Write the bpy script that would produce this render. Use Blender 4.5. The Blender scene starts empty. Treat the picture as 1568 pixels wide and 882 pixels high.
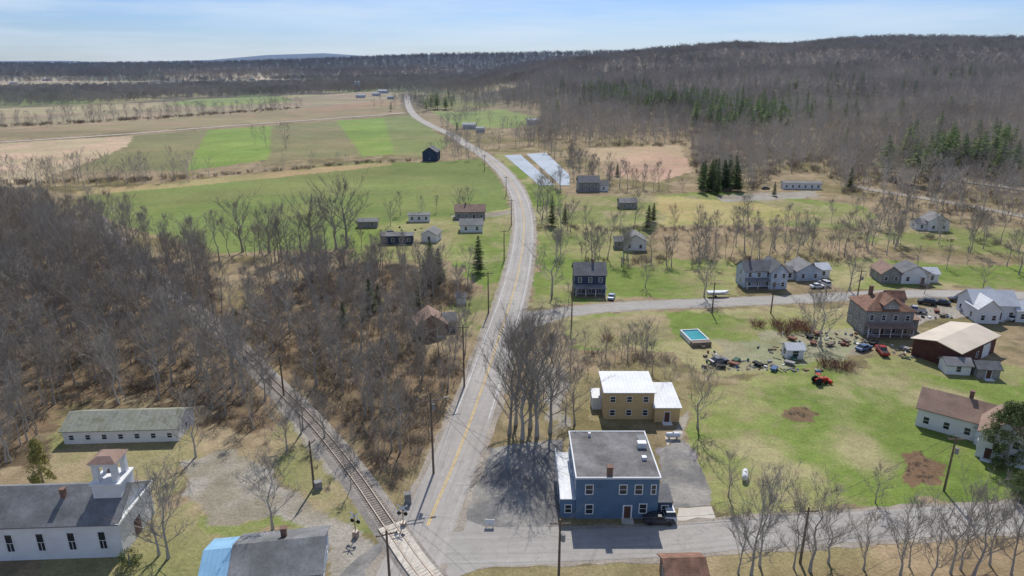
import bpy, math, random
import numpy as np
random.seed(7); rs=np.random.RandomState(7)
CAM_H=65.0; PITCH=math.radians(18.3); FP=1045.0
sp,cp=math.sin(PITCH),math.cos(PITCH)
scene=bpy.context.scene
def sst(a,b,x):
    t=np.clip((x-a)/(b-a),0,1); return t*t*(3-2*t)
def vn(x,y,s,seed=0):
    X=np.asarray(x,dtype=float)/s; Y=np.asarray(y,dtype=float)/s
    xi=np.floor(X); yi=np.floor(Y); fx=X-xi; fy=Y-yi
    fx=fx*fx*(3-2*fx); fy=fy*fy*(3-2*fy)
    def h(a,b):
        v=np.sin(a*127.1+b*311.7+seed*74.7)*43758.5453
        return v-np.floor(v)
    return (h(xi,yi)*(1-fx)+h(xi+1,yi)*fx)*(1-fy)+(h(xi,yi+1)*(1-fx)+h(xi+1,yi+1)*fx)*fy
def fbm(x,y,s,seed=0):
    return (vn(x,y,s,seed)*.5+vn(x,y,s/2.1,seed+3)*.28+vn(x,y,s/4.3,seed+7)*.22)
def H(x,y):
    x=np.asarray(x,dtype=float); y=np.asarray(y,dtype=float)
    u=x/np.maximum(y,1)
    A=np.interp(u,[-.06,.0,.06,.2,.31,.38,.47,.71,1.2],[0,30,56,88,106,100,116,118,112])
    h1=A*sst(560,2250,y)*(0.95+.08*vn(x,y,500,5))+(vn(x,y,240,15)-.5)*26*sst(700,1300,y)*sst(0,.15,u)
    A2=np.interp(u,[-1,-.6,-.4,-.25,-.1,0,.1,.3],[38,36,46,66,90,96,105,120])
    h2=A2*sst(3100,4600,y)*(.92+.16*vn(x,y,700,9))
    A3=np.interp(u,[-1,-.62,-.55,-.42,-.34,-.26,-.2,-.1,.5],[70,85,60,95,165,190,150,175,120])
    h3=A3*sst(8500,10500,y)
    return np.maximum(np.maximum(h1,h2),h3)
TS=np.geomspace(80,15000,5000)
def G(px,py,z=None):
    """bearing + depression of a surveyed point -> metres on the ground (or on level z)"""
    a=(px-784)/FP; v=(py-441)/FP
    d=(a,cp-v*sp,-sp-v*cp)
    zz=0 if z is None else z
    if d[2]<-1e-4:
        t=(CAM_H-zz)/(-d[2])
        if z is not None or t*d[1]<540: return (d[0]*t,d[1]*t)
    X=d[0]*TS;Y=d[1]*TS;Z=CAM_H+d[2]*TS
    hit=np.nonzero(Z<H(X,Y))[0]
    i=hit[0] if len(hit) else len(TS)-1
    return (float(X[i]),float(Y[i]))
def W(l): return [G(*p) for p in l]
def lin(c):
    r=[]
    for v in c:
        v=v/255.0
        r.append(v/12.92 if v<=.04045 else ((v+.055)/1.055)**2.4)
    return tuple(r)
def link(o,parent=None):
    scene.collection.objects.link(o)
    if parent: o.parent=parent
    return o
def mesh(name,V,F,mats,parent=None,idx=None,smooth=False,coll=True):
    me=bpy.data.meshes.new(name); me.from_pydata([tuple(v) for v in V],[],F)
    if not isinstance(mats,(list,tuple)): mats=[mats]
    for m in mats: me.materials.append(m)
    if idx is not None: me.polygons.foreach_set('material_index',idx)
    if smooth: me.polygons.foreach_set('use_smooth',[True]*len(F))
    me.update()
    o=bpy.data.objects.new(name,me)
    if coll: link(o,parent)
    return o
def empty(name,x,y,rot=0,z=0):
    o=bpy.data.objects.new(name,None); o.location=(x,y,z); o.rotation_euler=(0,0,math.radians(rot)); o.empty_display_size=.5
    return link(o)

# ---------------------------------------------------------------- materials
def painted_haze(nt,sock,near=600.,far=14000.,mx=.92,col=(.16,.225,.335)):  # aerial haze painted into base colour, bluer with distance from the origin
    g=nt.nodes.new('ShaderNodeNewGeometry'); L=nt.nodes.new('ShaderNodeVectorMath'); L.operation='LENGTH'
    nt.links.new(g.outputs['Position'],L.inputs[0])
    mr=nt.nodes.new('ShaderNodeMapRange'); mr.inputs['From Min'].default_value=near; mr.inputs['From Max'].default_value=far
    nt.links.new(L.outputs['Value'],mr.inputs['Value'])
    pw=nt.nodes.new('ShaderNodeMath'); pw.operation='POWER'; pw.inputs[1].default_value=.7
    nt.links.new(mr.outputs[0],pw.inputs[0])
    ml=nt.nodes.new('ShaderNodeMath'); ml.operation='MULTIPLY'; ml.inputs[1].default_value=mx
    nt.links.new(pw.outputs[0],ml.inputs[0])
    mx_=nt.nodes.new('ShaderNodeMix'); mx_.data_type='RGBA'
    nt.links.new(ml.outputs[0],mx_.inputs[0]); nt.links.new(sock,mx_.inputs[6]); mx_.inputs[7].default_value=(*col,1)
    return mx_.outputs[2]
def noisefac(nt,scale,lo,hi,detail=5,fm=.3,to=.7,coord=None,stretch=None):
    n=nt.nodes.new('ShaderNodeTexNoise'); n.inputs['Scale'].default_value=scale; n.inputs['Detail'].default_value=detail; n.inputs['Roughness'].default_value=.6
    if coord is None:
        g=nt.nodes.new('ShaderNodeNewGeometry'); coord=g.outputs['Position']
    if stretch:
        m=nt.nodes.new('ShaderNodeMapping'); m.inputs['Scale'].default_value=stretch
        nt.links.new(coord,m.inputs[0]); coord=m.outputs[0]
    nt.links.new(coord,n.inputs['Vector'])
    r=nt.nodes.new('ShaderNodeMapRange'); r.inputs['From Min'].default_value=fm; r.inputs['From Max'].default_value=to
    r.inputs['To Min'].default_value=lo; r.inputs['To Max'].default_value=hi
    nt.links.new(n.outputs['Fac'],r.inputs['Value']); return r.outputs[0]
def scale(nt,c,f):
    s=nt.nodes.new('ShaderNodeVectorMath'); s.operation='SCALE'
    nt.links.new(c,s.inputs[0]); nt.links.new(f,s.inputs['Scale']); return s.outputs[0]
def rgb(nt,c):
    n=nt.nodes.new('ShaderNodeRGB'); n.outputs[0].default_value=(*c,1); return n.outputs[0]
def mat(name,c,rough=.85,noises=((.6,.25),(5,.15)),metal=0,spec=.3,hz=False,stripe=None,c2=None):
    m=bpy.data.materials.new(name); m.use_nodes=True; nt=m.node_tree; b=nt.nodes['Principled BSDF']
    s=rgb(nt,c)
    if c2 is not None:
        f=noisefac(nt,c2[1],0,1,6,.42,.62); mx=nt.nodes.new('ShaderNodeMix'); mx.data_type='RGBA'
        nt.links.new(f,mx.inputs[0]); nt.links.new(s,mx.inputs[6]); mx.inputs[7].default_value=(*c2[0],1); s=mx.outputs[2]
    for sc,am in noises: s=scale(nt,s,noisefac(nt,sc,1-am,1+am))
    if stripe:   # (axis,period,dark amount)
        tc=nt.nodes.new('ShaderNodeTexCoord'); sx=nt.nodes.new('ShaderNodeSeparateXYZ'); nt.links.new(tc.outputs['Object'],sx.inputs[0])
        mu=nt.nodes.new('ShaderNodeMath'); mu.operation='MULTIPLY'; mu.inputs[1].default_value=1/stripe[1]; nt.links.new(sx.outputs[stripe[0]],mu.inputs[0])
        fr=nt.nodes.new('ShaderNodeMath'); fr.operation='FRACT'; nt.links.new(mu.outputs[0],fr.inputs[0])
        gt=nt.nodes.new('ShaderNodeMath'); gt.operation='GREATER_THAN'; gt.inputs[1].default_value=.16; nt.links.new(fr.outputs[0],gt.inputs[0])
        mr=nt.nodes.new('ShaderNodeMapRange'); mr.inputs['To Min'].default_value=1-stripe[2]; nt.links.new(gt.outputs[0],mr.inputs['Value'])
        s=scale(nt,s,mr.outputs[0])
    if hz: s=painted_haze(nt,s)
    nt.links.new(s,b.inputs['Base Color'])
    b.inputs['Roughness'].default_value=rough; b.inputs['Metallic'].default_value=metal
    b.inputs['Specular IOR Level'].default_value=spec
    return m
M={}
M['white']=mat('white_siding',(.74,.74,.72),stripe=(2,.2,.12),noises=((.5,.08),))
M['trim']=mat('white_trim',(.72,.72,.71),noises=((1,.08),))
M['farwhite']=mat('hazed_white_siding',(.6,.6,.6),noises=((.1,.15),),hz=True)  # remote siding, distance haze painted into its colour
M['farroof']=mat('hazed_roof',(.45,.45,.46),noises=((.1,.2),),hz=True)  # remote roofs and silos, same haze tint painted in
M['blue']=mat('blue_siding',(.11,.18,.265),stripe=(2,.22,.2),noises=((.6,.14),))
M['dblue']=mat('dark_blue_siding',(.055,.075,.125),stripe=(2,.22,.2))
M['tan']=mat('tan_siding',(.56,.40,.205),stripe=(2,.22,.12),noises=((.6,.1),))
M['brownw']=mat('brown_siding',(.24,.18,.13),stripe=(2,.22,.15))
M['grayw']=mat('gray_weathered_wall',(.27,.26,.25),stripe=(2,.25,.15))
M['red']=mat('dark_red_barn_wall',(.12,.05,.04),stripe=(0,.3,.2))
M['lblue']=mat('pale_blue_siding',(.47,.53,.6),stripe=(2,.2,.12))
M['rgray']=mat('gray_shingle_roof',(.14,.14,.145),noises=((.5,.25),(8,.25)))
M['rmid']=mat('weathered_gray_roof',(.22,.215,.21),noises=((.4,.25),(8,.2)),stripe=(2,.35,.1))
M['rchurch']=mat('church_shingle_roof',(.2,.2,.2),noises=((.3,.25),(2,.2),(9,.2)),c2=((.15,.15,.145),.25))
M['rflat']=mat('flat_membrane_roof',(.14,.132,.128),noises=((.25,.35),(3,.2)),c2=((.19,.18,.175),.3))
M['rbrown']=mat('brown_shingle_roof',(.27,.18,.135),noises=((.4,.25),(8,.25)))
M['rrust']=mat('rust_brown_roof',(.22,.12,.08),noises=((.8,.4),(6,.25)))
M['rbeige']=mat('beige_metal_roof',(.60,.51,.39),noises=((.2,.12),),stripe=(0,.6,.12),rough=.5)
M['rwhite']=mat('white_metal_roof',(.58,.59,.60),noises=((.3,.12),(2,.08)),stripe=(0,.7,.16),rough=.5)
M['rblue']=mat('light_blue_metal_roof',(.25,.45,.62),noises=((.4,.12),),stripe=(0,.6,.12),rough=.45)
M['rmoss']=mat('mossy_metal_roof',(.36,.36,.29),noises=((.5,.35),(4,.25)),c2=((.17,.17,.11),.5),stripe=(0,.9,.15))
M['brick']=mat('chimney_brick',(.2,.12,.09),noises=((6,.3),))
M['glass']=mat('window_glass',(.03,.035,.04),rough=.12,spec=.6,noises=())
M['door']=mat('door_paint',(.10,.05,.04),noises=((3,.1),))
M['wood']=mat('weathered_wood',(.2,.16,.12),noises=((3,.3),))
M['pole']=mat('pole_wood',(.16,.12,.09),noises=((3,.3),))
M['steel']=mat('rail_steel',(.36,.30,.25),rough=.45,metal=.3,noises=((2,.2),))
M['tie']=mat('wood_tie',(.19,.155,.125),noises=((2,.35),))
M['ballast']=mat('track_ballast',(.25,.225,.195),noises=((.3,.2),(4,.35),(14,.3)))
M['plank']=mat('crossing_plank',(.55,.49,.41),noises=((1,.2),(6,.2)))
M['yel']=mat('yellow_road_paint',(.62,.42,.11),noises=((.7,.3),(5,.3)))
M['wht']=mat('white_road_paint',(.58,.57,.54),noises=((.7,.25),(5,.25)))
M['black']=mat('black_rubber',(.025,.025,.025),noises=())
M['conc']=mat('concrete',(.50,.45,.38),noises=((.5,.15),(6,.12)))
M['lot']=mat('old_asphalt_lot',(.17,.162,.152),noises=((.12,.3),(1.5,.2),(10,.2)),c2=((.28,.26,.225),.2))
M['water']=mat('pool_water',(.05,.30,.32),rough=.1,noises=((1,.1),))
M['plastic']=mat('field_cover_sheet',(.29,.335,.38),noises=((.03,.2),(.4,.2)),rough=.7,hz=True)
M['metalw']=mat('white_enamel',(.66,.66,.66),rough=.35,noises=((1,.05),))
M['wire']=mat('wire_black',(.05,.05,.05),noises=())
def asphalt(name,c):
    m=bpy.data.materials.new(name); m.use_nodes=True; nt=m.node_tree; b=nt.nodes['Principled BSDF']
    s=rgb(nt,c)
    s=scale(nt,s,noisefac(nt,.05,.88,1.1,4)); s=scale(nt,s,noisefac(nt,.7,.92,1.08,6)); s=scale(nt,s,noisefac(nt,9,.88,1.12,4))
    uv=nt.nodes.new('ShaderNodeUVMap')
    s=scale(nt,s,noisefac(nt,1.0,.86,1.1,3,coord=uv.outputs[0],stretch=(9,.02,1)))
    v=nt.nodes.new('ShaderNodeTexVoronoi'); v.feature='DISTANCE_TO_EDGE'; v.inputs['Scale'].default_value=.16
    g=nt.nodes.new('ShaderNodeNewGeometry')
    n=nt.nodes.new('ShaderNodeTexNoise'); n.inputs['Scale'].default_value=.5; nt.links.new(g.outputs['Position'],n.inputs['Vector'])
    ad=nt.nodes.new('ShaderNodeVectorMath'); ad.operation='MULTIPLY_ADD'; ad.inputs[1].default_value=(4,4,0)
    nt.links.new(n.outputs['Color'],ad.inputs[0]); nt.links.new(g.outputs['Position'],ad.inputs[2]); nt.links.new(ad.outputs[0],v.inputs['Vector'])
    mr=nt.nodes.new('ShaderNodeMapRange'); mr.inputs['From Max'].default_value=.014; mr.inputs['To Min'].default_value=.82; nt.links.new(v.outputs['Distance'],mr.inputs['Value'])
    s=scale(nt,s,mr.outputs[0])
    nt.links.new(painted_haze(nt,s,mx=.5),b.inputs['Base Color']); b.inputs['Roughness'].default_value=.9; b.inputs['Specular IOR Level'].default_value=.2
    return m
M['road']=asphalt('main_road_asphalt',(.37,.34,.305)); M['road2']=asphalt('side_road_asphalt',(.35,.325,.29))
M['shoulder']=mat('gravel_shoulder',(.29,.25,.20),noises=((.2,.25),(2,.25),(10,.25)),hz=True)
M['dirt']=mat('pale_dirt_road',(.46,.41,.34),noises=((.05,.12),(.5,.15)),hz=True)

def treemat(name,c1,c2,hzm=.88,nz=0,big=(.82,1.2)):
    m=bpy.data.materials.new(name); m.use_nodes=True; nt=m.node_tree; b=nt.nodes['Principled BSDF']
    oi=nt.nodes.new('ShaderNodeObjectInfo'); mx=nt.nodes.new('ShaderNodeMix'); mx.data_type='RGBA'
    nt.links.new(oi.outputs['Random'],mx.inputs[0]); mx.inputs[6].default_value=(*c1,1); mx.inputs[7].default_value=(*c2,1)
    s=mx.outputs[2]
    s=scale(nt,s,noisefac(nt,.009,big[0],big[1],4))
    if nz: s=scale(nt,s,noisefac(nt,nz,.6,1.4,3))
    nt.links.new(painted_haze(nt,s,mx=hzm),b.inputs['Base Color']); b.inputs['Roughness'].default_value=.9; b.inputs['Specular IOR Level'].default_value=.15
    return m
M['bark']=treemat('bare_tree_bark',(.44,.41,.365),(.33,.30,.26))
M['twig']=treemat('bare_tree_twigs',(.31,.287,.25),(.33,.28,.225))
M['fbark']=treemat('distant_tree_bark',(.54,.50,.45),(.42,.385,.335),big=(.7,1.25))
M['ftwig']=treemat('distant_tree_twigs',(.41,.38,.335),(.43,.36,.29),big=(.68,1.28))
M['needle']=treemat('conifer_needles',(.085,.125,.05),(.15,.185,.065),nz=1.2)
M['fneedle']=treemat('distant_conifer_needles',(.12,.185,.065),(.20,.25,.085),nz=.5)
M['cedar']=treemat('cedar_foliage',(.24,.25,.085),(.28,.26,.09),nz=1.5)
M['dark']=treemat('dark_yew_foliage',(.13,.16,.065),(.15,.18,.07),nz=1.5)
M['brush']=treemat('dry_brush',(.34,.285,.21),(.26,.22,.17))
M['redbrush']=treemat('reddish_brush',(.32,.18,.13),(.28,.17,.12))

# ---------------------------------------------------------------- ground sheet
yl=list(np.arange(-120,40,8.0))+list(np.arange(40,180,.6)); y=180.
while y<14500: yl.append(y); y+=.6+(y-180)*.0075
ss=list(np.arange(0,150,.5)); s_=150.
while s_<1500: ss.append(s_); s_+=.5+(s_-150)*.12
ss=np.array([-a for a in ss[:0:-1]]+ss); yl=np.array(yl)
nx,ny=len(ss),len(yl)
YY=np.repeat(yl,nx); XX=np.tile(ss,ny)*np.maximum(1,YY/150)
ZZ=H(XX,YY)
base=np.zeros((len(XX),3))
def mixc(a,b,t): return a*(1-t[:,None])+np.array(b)*t[:,None]
n1=fbm(XX,YY,34,1); n2=fbm(XX,YY,9,2); n3=vn(XX,YY,2.6,3); n4=fbm(XX,YY,140,11)
base[:]=lin((144,127,100))
base=mixc(base,lin((122,112,78)),sst(.45,.65,n1))
base=mixc(base,lin((164,147,117)),sst(.5,.75,n2)*.7)
base=mixc(base,lin((98,90,72)),sst(.62,.85,n3)*.5)
far=sst(700,1500,YY)
base=mixc(base,lin((98,92,74)),far)
midw=far*(1-sst(3000,4300,YY))*(XX<-20)
base=mixc(base,lin((158,148,108)),midw*sst(.5,.58,n4)); base=mixc(base,lin((112,126,74)),midw*sst(.6,.66,fbm(XX,YY,330,17)))
hill=sst(4,25,ZZ); base=mixc(base,lin((120,107,91)),hill)
base=mixc(base,lin((74,76,64)),sst(3000,4300,YY))
def inpoly(X,Y,P):
    r=np.zeros(len(X),bool); n=len(P); j=n-1
    for i in range(n):
        xi,yi=P[i]; xj,yj=P[j]
        if yi!=yj:
            c=((yi>Y)!=(yj>Y))&(X<(xj-xi)*(Y-yi)/(yj-yi)+xi); r^=c
        j=i
    return r
def paint(poly,kind,wob=2.0,a=1.0,world=False):
    P=poly if world else W(poly)
    xs=[p[0] for p in P]; ys=[p[1] for p in P]
    m=np.nonzero((XX>min(xs)-wob-9)&(XX<max(xs)+wob+9)&(YY>min(ys)-wob-9)&(YY<max(ys)+wob+9))[0]
    if not len(m): return
    x=XX[m]; yv=YY[m]
    dx=(vn(x,yv,5,21)-.5)*2*wob+(vn(x,yv,1.7,22)-.5)*wob; dy=(vn(x,yv,5,23)-.5)*2*wob+(vn(x,yv,1.7,24)-.5)*wob
    k=inpoly(x+dx,yv+dy,P); m=m[k]; x=XX[m]; yv=YY[m]
    if kind=='lawn':
        c=np.tile(np.array(lin((114,130,64))),(len(m),1))
        c=mixc(c,lin((144,144,92)),sst(.40,.68,n1[m])*.9); c=mixc(c,lin((94,114,50)),sst(.5,.75,n2[m])*.7)
        c=mixc(c,lin((166,154,116)),sst(.52,.72,n2[m]*.5+vn(x,yv,15,31)*.5)*.8)
        c=mixc(c,lin((148,134,102)),sst(.55,.8,vn(x,yv,1.9,35)*.5+n1[m]*.6)*.55)
    elif kind=='rough':
        c=np.tile(np.array(lin((142,134,96))),(len(m),1))
        c=mixc(c,lin((120,126,74)),sst(.4,.62,n1[m])); c=mixc(c,lin((160,143,113)),sst(.48,.7,n2[m])*.85)
    elif kind=='forest':
        c=np.tile(np.array(lin((126,107,84))),(len(m),1)); c=mixc(c,lin((102,88,69)),sst(.4,.7,n2[m])); c=mixc(c,lin((146,126,100)),sst(.5,.7,n1[m])*.7); c=mixc(c,lin((84,74,58)),sst(.55,.8,n3[m])*.6)
    elif kind=='gravel':
        c=np.tile(np.array(lin((156,149,137))),(len(m),1)); c=mixc(c,lin((140,132,114)),sst(.4,.7,n2[m])); c=mixc(c,lin((124,122,84)),sst(.66,.8,n1[m]*.5+n2[m]*.5))
    elif kind=='litter':
        c=np.tile(np.array(lin((160,140,110))),(len(m),1)); c=mixc(c,lin((134,115,88)),sst(.4,.7,n2[m])); c=mixc(c,lin((126,122,80)),sst(.5,.65,n1[m])*.6)
    else:
        c=np.tile(np.array(lin(kind)),(len(m),1)); c*= (0.84+.32*vn(x*.25+yv*.05,yv,38,41))[:,None]*(0.9+.2*n2[m])[:,None]
        c=mixc(c,np.array(lin(kind))*[1.35,1.08,1.3],sst(.45,.75,n1[m])*.6)
    base[m]=base[m]*(1-a)+c*a
GB=(120,140,72); GD=(114,126,72); OL=(124,122,86); TN=(176,159,128); BR=(148,136,106)
left=[(-130,322),(20,318),(120,345),(235,395),(330,430),(350,500),(400,600),(425,668),(330,650),(290,622),(100,622),(50,700),(-130,740)]
mid=[(335,500),(420,432),(560,402),(640,410),(720,440),(730,470),(690,470),(640,520),(700,560),(655,700),(600,745),(520,660),(420,560)]
paint(left,'forest',4); paint(mid,'forest',4,.9)
for P,k in [([(-90,122),(60,118),(190,126),(60,132),(-90,134)],(176,162,124)),
 ([(230,116),(330,110),(460,114),(440,122),(300,124)],(194,178,140)),
 ([(120,108),(300,104),(470,103),(330,107),(150,112)],(150,150,106)),
 ([(480,112),(640,104),(700,107),(560,120)],(150,132,104)),
 ([(-90,112),(60,109),(110,114),(-90,118)],(120,130,94)),
 ([(-90,170),(120,163),(250,156),(440,150),(560,140),(615,143),(612,156),(380,176),(-90,205)],BR),
 ([(-90,168),(0,166),(150,162),(240,158),(250,165),(0,180),(-90,184)],(156,145,110)),
 ([(250,160),(300,152),(430,148),(450,156),(330,163)],(130,143,84)),
 ([(-90,206),(0,200),(300,180),(520,162),(612,156),(618,173),(350,191),(-90,221)],(142,130,98)),
 ([(450,168),(560,156),(612,154),(616,160),(500,172)],(150,128,100)),
 ([(-90,224),(0,220),(205,208),(196,224),(110,258),(40,285),(-90,300)],TN),
 ([(205,208),(320,199),(300,230),(280,262),(180,262),(110,262),(196,224)],OL),
 ([(320,199),(416,193),(412,245),(285,262),(300,232)],GB),
 ([(416,193),(515,185),(560,238),(412,248)],OL),
 ([(515,185),(588,180),(605,236),(556,240)],GB),
 ([(588,180),(632,176),(668,203),(690,218),(664,240),(605,238)],(120,128,80)),
 ([(660,170),(770,168),(830,182),(790,196),(700,194)],(124,137,80)),
 ([(640,150),(700,150),(760,160),(700,168),(650,166)],(118,120,76)),
 ([(640,132),(740,126),(800,134),(700,142)],(150,138,100)),
 ]: paint(P,k,wob=1.5)
paint([(118,296),(330,274),(470,258),(560,248),(668,248),(735,243),(760,268),(776,295),(778,320),(700,335),(600,350),(560,380),(330,386),(170,340)],GD,1.5)
paint([(118,293),(330,272),(470,258),(600,248),(600,253),(460,268),(300,284),(120,300)],(152,140,98),1)
paint([(170,322),(420,300),(770,300),(778,322),(700,337),(600,352),(560,382),(330,388)],(118,134,72),2,.6)
paint([(540,345),(640,335),(792,318),(795,372),(785,420),(745,450),(690,400),(600,398),(540,398)],'lawn',2)
paint([(745,440),(786,420),(770,480),(745,520),(700,505),(690,470)],'rough',1.5)
paint([(756,236),(785,236),(815,262),(870,300),(1000,300),(1090,292),(1190,300),(1320,315),(1345,335),(1290,352),(1190,345),(1000,350),(960,400),(1000,455),(870,466),(815,470),(822,400),(822,340),(800,280)],'lawn',2)
paint([(860,300),(1180,300),(1320,330),(1300,345),(1190,320),(1000,335),(870,345)],'rough',2,.8)
paint([(1000,300),(1150,310),(1250,330),(1200,345),(1020,345)],(172,158,104),3,.6)
paint([(900,228),(1040,222),(1062,262),(1000,280),(930,268)],(168,147,118),2)
paint([(1010,395),(1130,398),(1130,455),(1005,458),(930,440),(940,415)],'lawn',2)
paint([(1000,345),(1190,345),(1330,360),(1400,375),(1330,398),(1130,400),(1000,398)],'litter',3,.8)
paint([(1270,400),(1330,395),(1470,405),(1568,408),(1650,410),(1650,445),(1440,440),(1300,444),(1260,430)],'lawn',2)
paint([(1300,345),(1568,350),(1650,360),(1650,400),(1480,385),(1330,372)],'rough',3)
paint([(858,484),(960,476),(1300,470),(1325,520),(1290,560),(1180,575),(1080,572),(1030,540),(960,530),(880,535)],'lawn',2)
paint([(870,490),(1010,480),(1030,520),(960,530),(880,530)],'rough',2)
paint([(1080,530),(1180,510),(1310,500),(1340,545),(1250,560),(1120,565)],'gravel',3,.5)
paint([(1380,545),(1450,556),(1568,560),(1650,580),(1650,790),(1400,772),(1240,778),(1110,792),(1085,735),(1045,680),(1050,610),(1180,572),(1300,565)],'lawn',2)
paint([(860,560),(930,560),(1040,570),(1060,600),(1045,650),(920,650),(850,610)],'litter',2)
paint([(1187,631),(1205,624),(1235,625),(1254,632),(1240,640),(1205,641)],(124,104,80),1.4)
paint([(1385,695),(1410,688),(1438,712),(1436,740),(1405,752),(1380,738)],(122,98,76),1.4)
paint([(1340,535),(1400,500),(1420,545),(1568,560),(1560,590),(1440,575),(1350,560)],'rough',2,.6)
paint([(610,800),(640,740),(690,660),(735,520),(752,500),(742,560),(712,640),(680,700),(640,770),(620,805)],'litter',1)
paint([(60,690),(90,655),(290,650),(330,700),(270,715),(270,760),(215,830),(190,900),(60,900)],'rough',1.5)
paint([(190,900),(215,820),(250,790),(300,770),(470,800),(470,815),(340,815),(310,900)],'rough',1.5)
paint([(300,790),(470,800),(465,815),(330,812)],'lawn',1.5,.7)
paint([(395,700),(440,640),(500,700),(560,780),(590,820),(540,825),(470,770)],'rough',1.5)
paint([(272,705),(330,692),(385,700),(430,745),(470,770),(545,820),(610,855),(600,900),(520,900),(500,830),(430,795),(330,795),(285,760)],'gravel',1.2)
paint([(395,575),(430,575),(500,660),(575,770),(560,775),(470,690)],'gravel',1)
paint([(700,880),(850,862),(1000,856),(1150,842),(1650,815),(1650,920),(700,920)],'litter',1)
paint([(1010,690),(1036,665),(1060,690),(1085,735),(1096,770),(1030,775),(1012,740)],(138,136,132),.8)
paint([(1035,640),(1050,630),(1045,665),(1030,690),(1018,690)],'gravel',.8)
paint([(1320,505),(1410,470),(1480,470),(1500,480),(1420,490),(1400,520)],'gravel',1.5)
paint([(820,555),(860,560),(868,640),(852,668),(838,640)],'gravel',1.5)
paint([(690,330),(790,322),(792,326),(700,340)],'gravel',1)
paint([(1095,300),(1250,292),(1255,302),(1110,310)],'gravel',1.5)

me=bpy.data.meshes.new('ground'); nV=nx*ny
me.vertices.add(nV); me.vertices.foreach_set('co',np.stack([XX,YY,ZZ],1).ravel())
ii,jj=np.meshgrid(np.arange(nx-1),np.arange(ny-1)); a=(jj*nx+ii).ravel()
q=np.stack([a,a+1,a+nx+1,a+nx],1); nf=len(q)
me.loops.add(nf*4); me.loops.foreach_set('vertex_index',q.ravel().astype(np.int32))
me.polygons.add(nf); me.polygons.foreach_set('loop_start',np.arange(0,nf*4,4,dtype=np.int32)); me.polygons.foreach_set('loop_total',np.full(nf,4,dtype=np.int32))
me.update(calc_edges=True)
ca=me.attributes.new('Col','FLOAT_COLOR','POINT'); ca.data.foreach_set('color',np.concatenate([base,np.ones((nV,1))],1).ravel())
me.polygons.foreach_set('use_smooth',np.ones(nf,bool))
gm=bpy.data.materials.new('ground_cover'); gm.use_nodes=True; nt=gm.node_tree; b=nt.nodes['Principled BSDF']
at=nt.nodes.new('ShaderNodeAttribute'); at.attribute_name='Col'
s=at.outputs['Color']
for sc,lo,hi in ((.03,.88,1.12),(.35,.84,1.16),(1.8,.78,1.2),(7,.7,1.28)): s=scale(nt,s,noisefac(nt,sc,lo,hi,5))
nt.links.new(painted_haze(nt,s),b.inputs['Base Color']); b.inputs['Roughness'].default_value=.95; b.inputs['Specular IOR Level'].default_value=.1
n=nt.nodes.new('ShaderNodeTexNoise'); n.inputs['Scale'].default_value=2.2; n.inputs['Detail'].default_value=6
g=nt.nodes.new('ShaderNodeNewGeometry'); nt.links.new(g.outputs['Position'],n.inputs['Vector'])
bp=nt.nodes.new('ShaderNodeBump'); bp.inputs['Strength'].default_value=.5; bp.inputs['Distance'].default_value=.25
nt.links.new(n.outputs['Fac'],bp.inputs['Height']); nt.links.new(bp.outputs[0],b.inputs['Normal'])
me.materials.append(gm); link(bpy.data.objects.new('ground',me))

# ---------------------------------------------------------------- roads
def catmull(P,step):
    P=[np.array(p,float) for p in P]; P=[2*P[0]-P[1]]+P+[2*P[-1]-P[-2]]; out=[]
    for i in range(1,len(P)-2):
        a,b_,c,d=P[i-1],P[i],P[i+1],P[i+2]; L=np.linalg.norm(c-b_); st=max(step,L/40.) ; n=max(2,int(L/st))
        for k in range(n):
            t=k/n; out.append(.5*((2*b_)+(-a+c)*t+(2*a-5*b_+4*c-d)*t*t+(-a+3*b_-3*c+d)*t**3))
    out.append(P[-2]); return np.array(out)
def frames(C):
    T=np.gradient(C,axis=0); T/=np.linalg.norm(T,axis=1)[:,None]; return np.stack([T[:,1],-T[:,0]],1)
def ribbon(name,C,w0,w1,z,m,parent=None,jit=0,farz=.00012):
    N=frames(C); V=[];F=[];UV=[]; L=0
    r=random.Random(3)
    for i,(c,n_) in enumerate(zip(C,N)):
        if i: L+=np.linalg.norm(C[i]-C[i-1])
        zz=float(H(c[0],c[1]))+z+c[1]*farz
        j0=r.uniform(-jit,jit); j1=r.uniform(-jit,jit)
        for w,u in ((w0+j0,0),(w1+j1,1)):
            V.append((c[0]+n_[0]*w,c[1]+n_[1]*w,zz)); UV.append((u,L))
        if i: F.append((2*i-2,2*i-1,2*i+1,2*i))
    o=mesh(name,V,F,m,parent); uvl=o.data.uv_layers.new(name='UVMap')
    for l in o.data.loops: uvl.data[l.index].uv=UV[l.vertex_index]
    return o
main_px=[(598,935),(622,882),(655,805),(678,750),(699,700),(722,640),(745,575),(766,510),(784,455),(795,410),(801,370),(802,335),(796,305),(784,280),(766,258),(742,238),(715,222),(688,205),(655,190),(634,176),(625,160),(623,143)]
CM=catmull(W(main_px),2.0)
side_px=[(655,838),(720,838),(850,835),(1000,829),(1150,816),(1300,807),(1450,797),(1600,790),(1800,780)]
CS=catmull(W(side_px),2.0)
up_px=[(782,486),(830,483),(880,476),(960,469),(1100,463),(1200,459),(1300,454),(1400,450),(1568,453),(1750,458)]
CU=catmull(W(up_px),2.0)
lf_px=[(622,173),(560,178),(350,193),(200,205),(0,218),(-150,228)]
CL=catmull(W(lf_px),10)
rail_w=[(-190,305),(-130,228),G(345,515),G(420,590),G(480,650),G(540,725),G(600,812),G(662,895),(1,60)]
CR=catmull(rail_w,.6)
rd=empty('main_road',0,0)
ribbon('shoulder',CM,-5.2,5.2,.015,M['shoulder'],rd,jit=.4)
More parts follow.
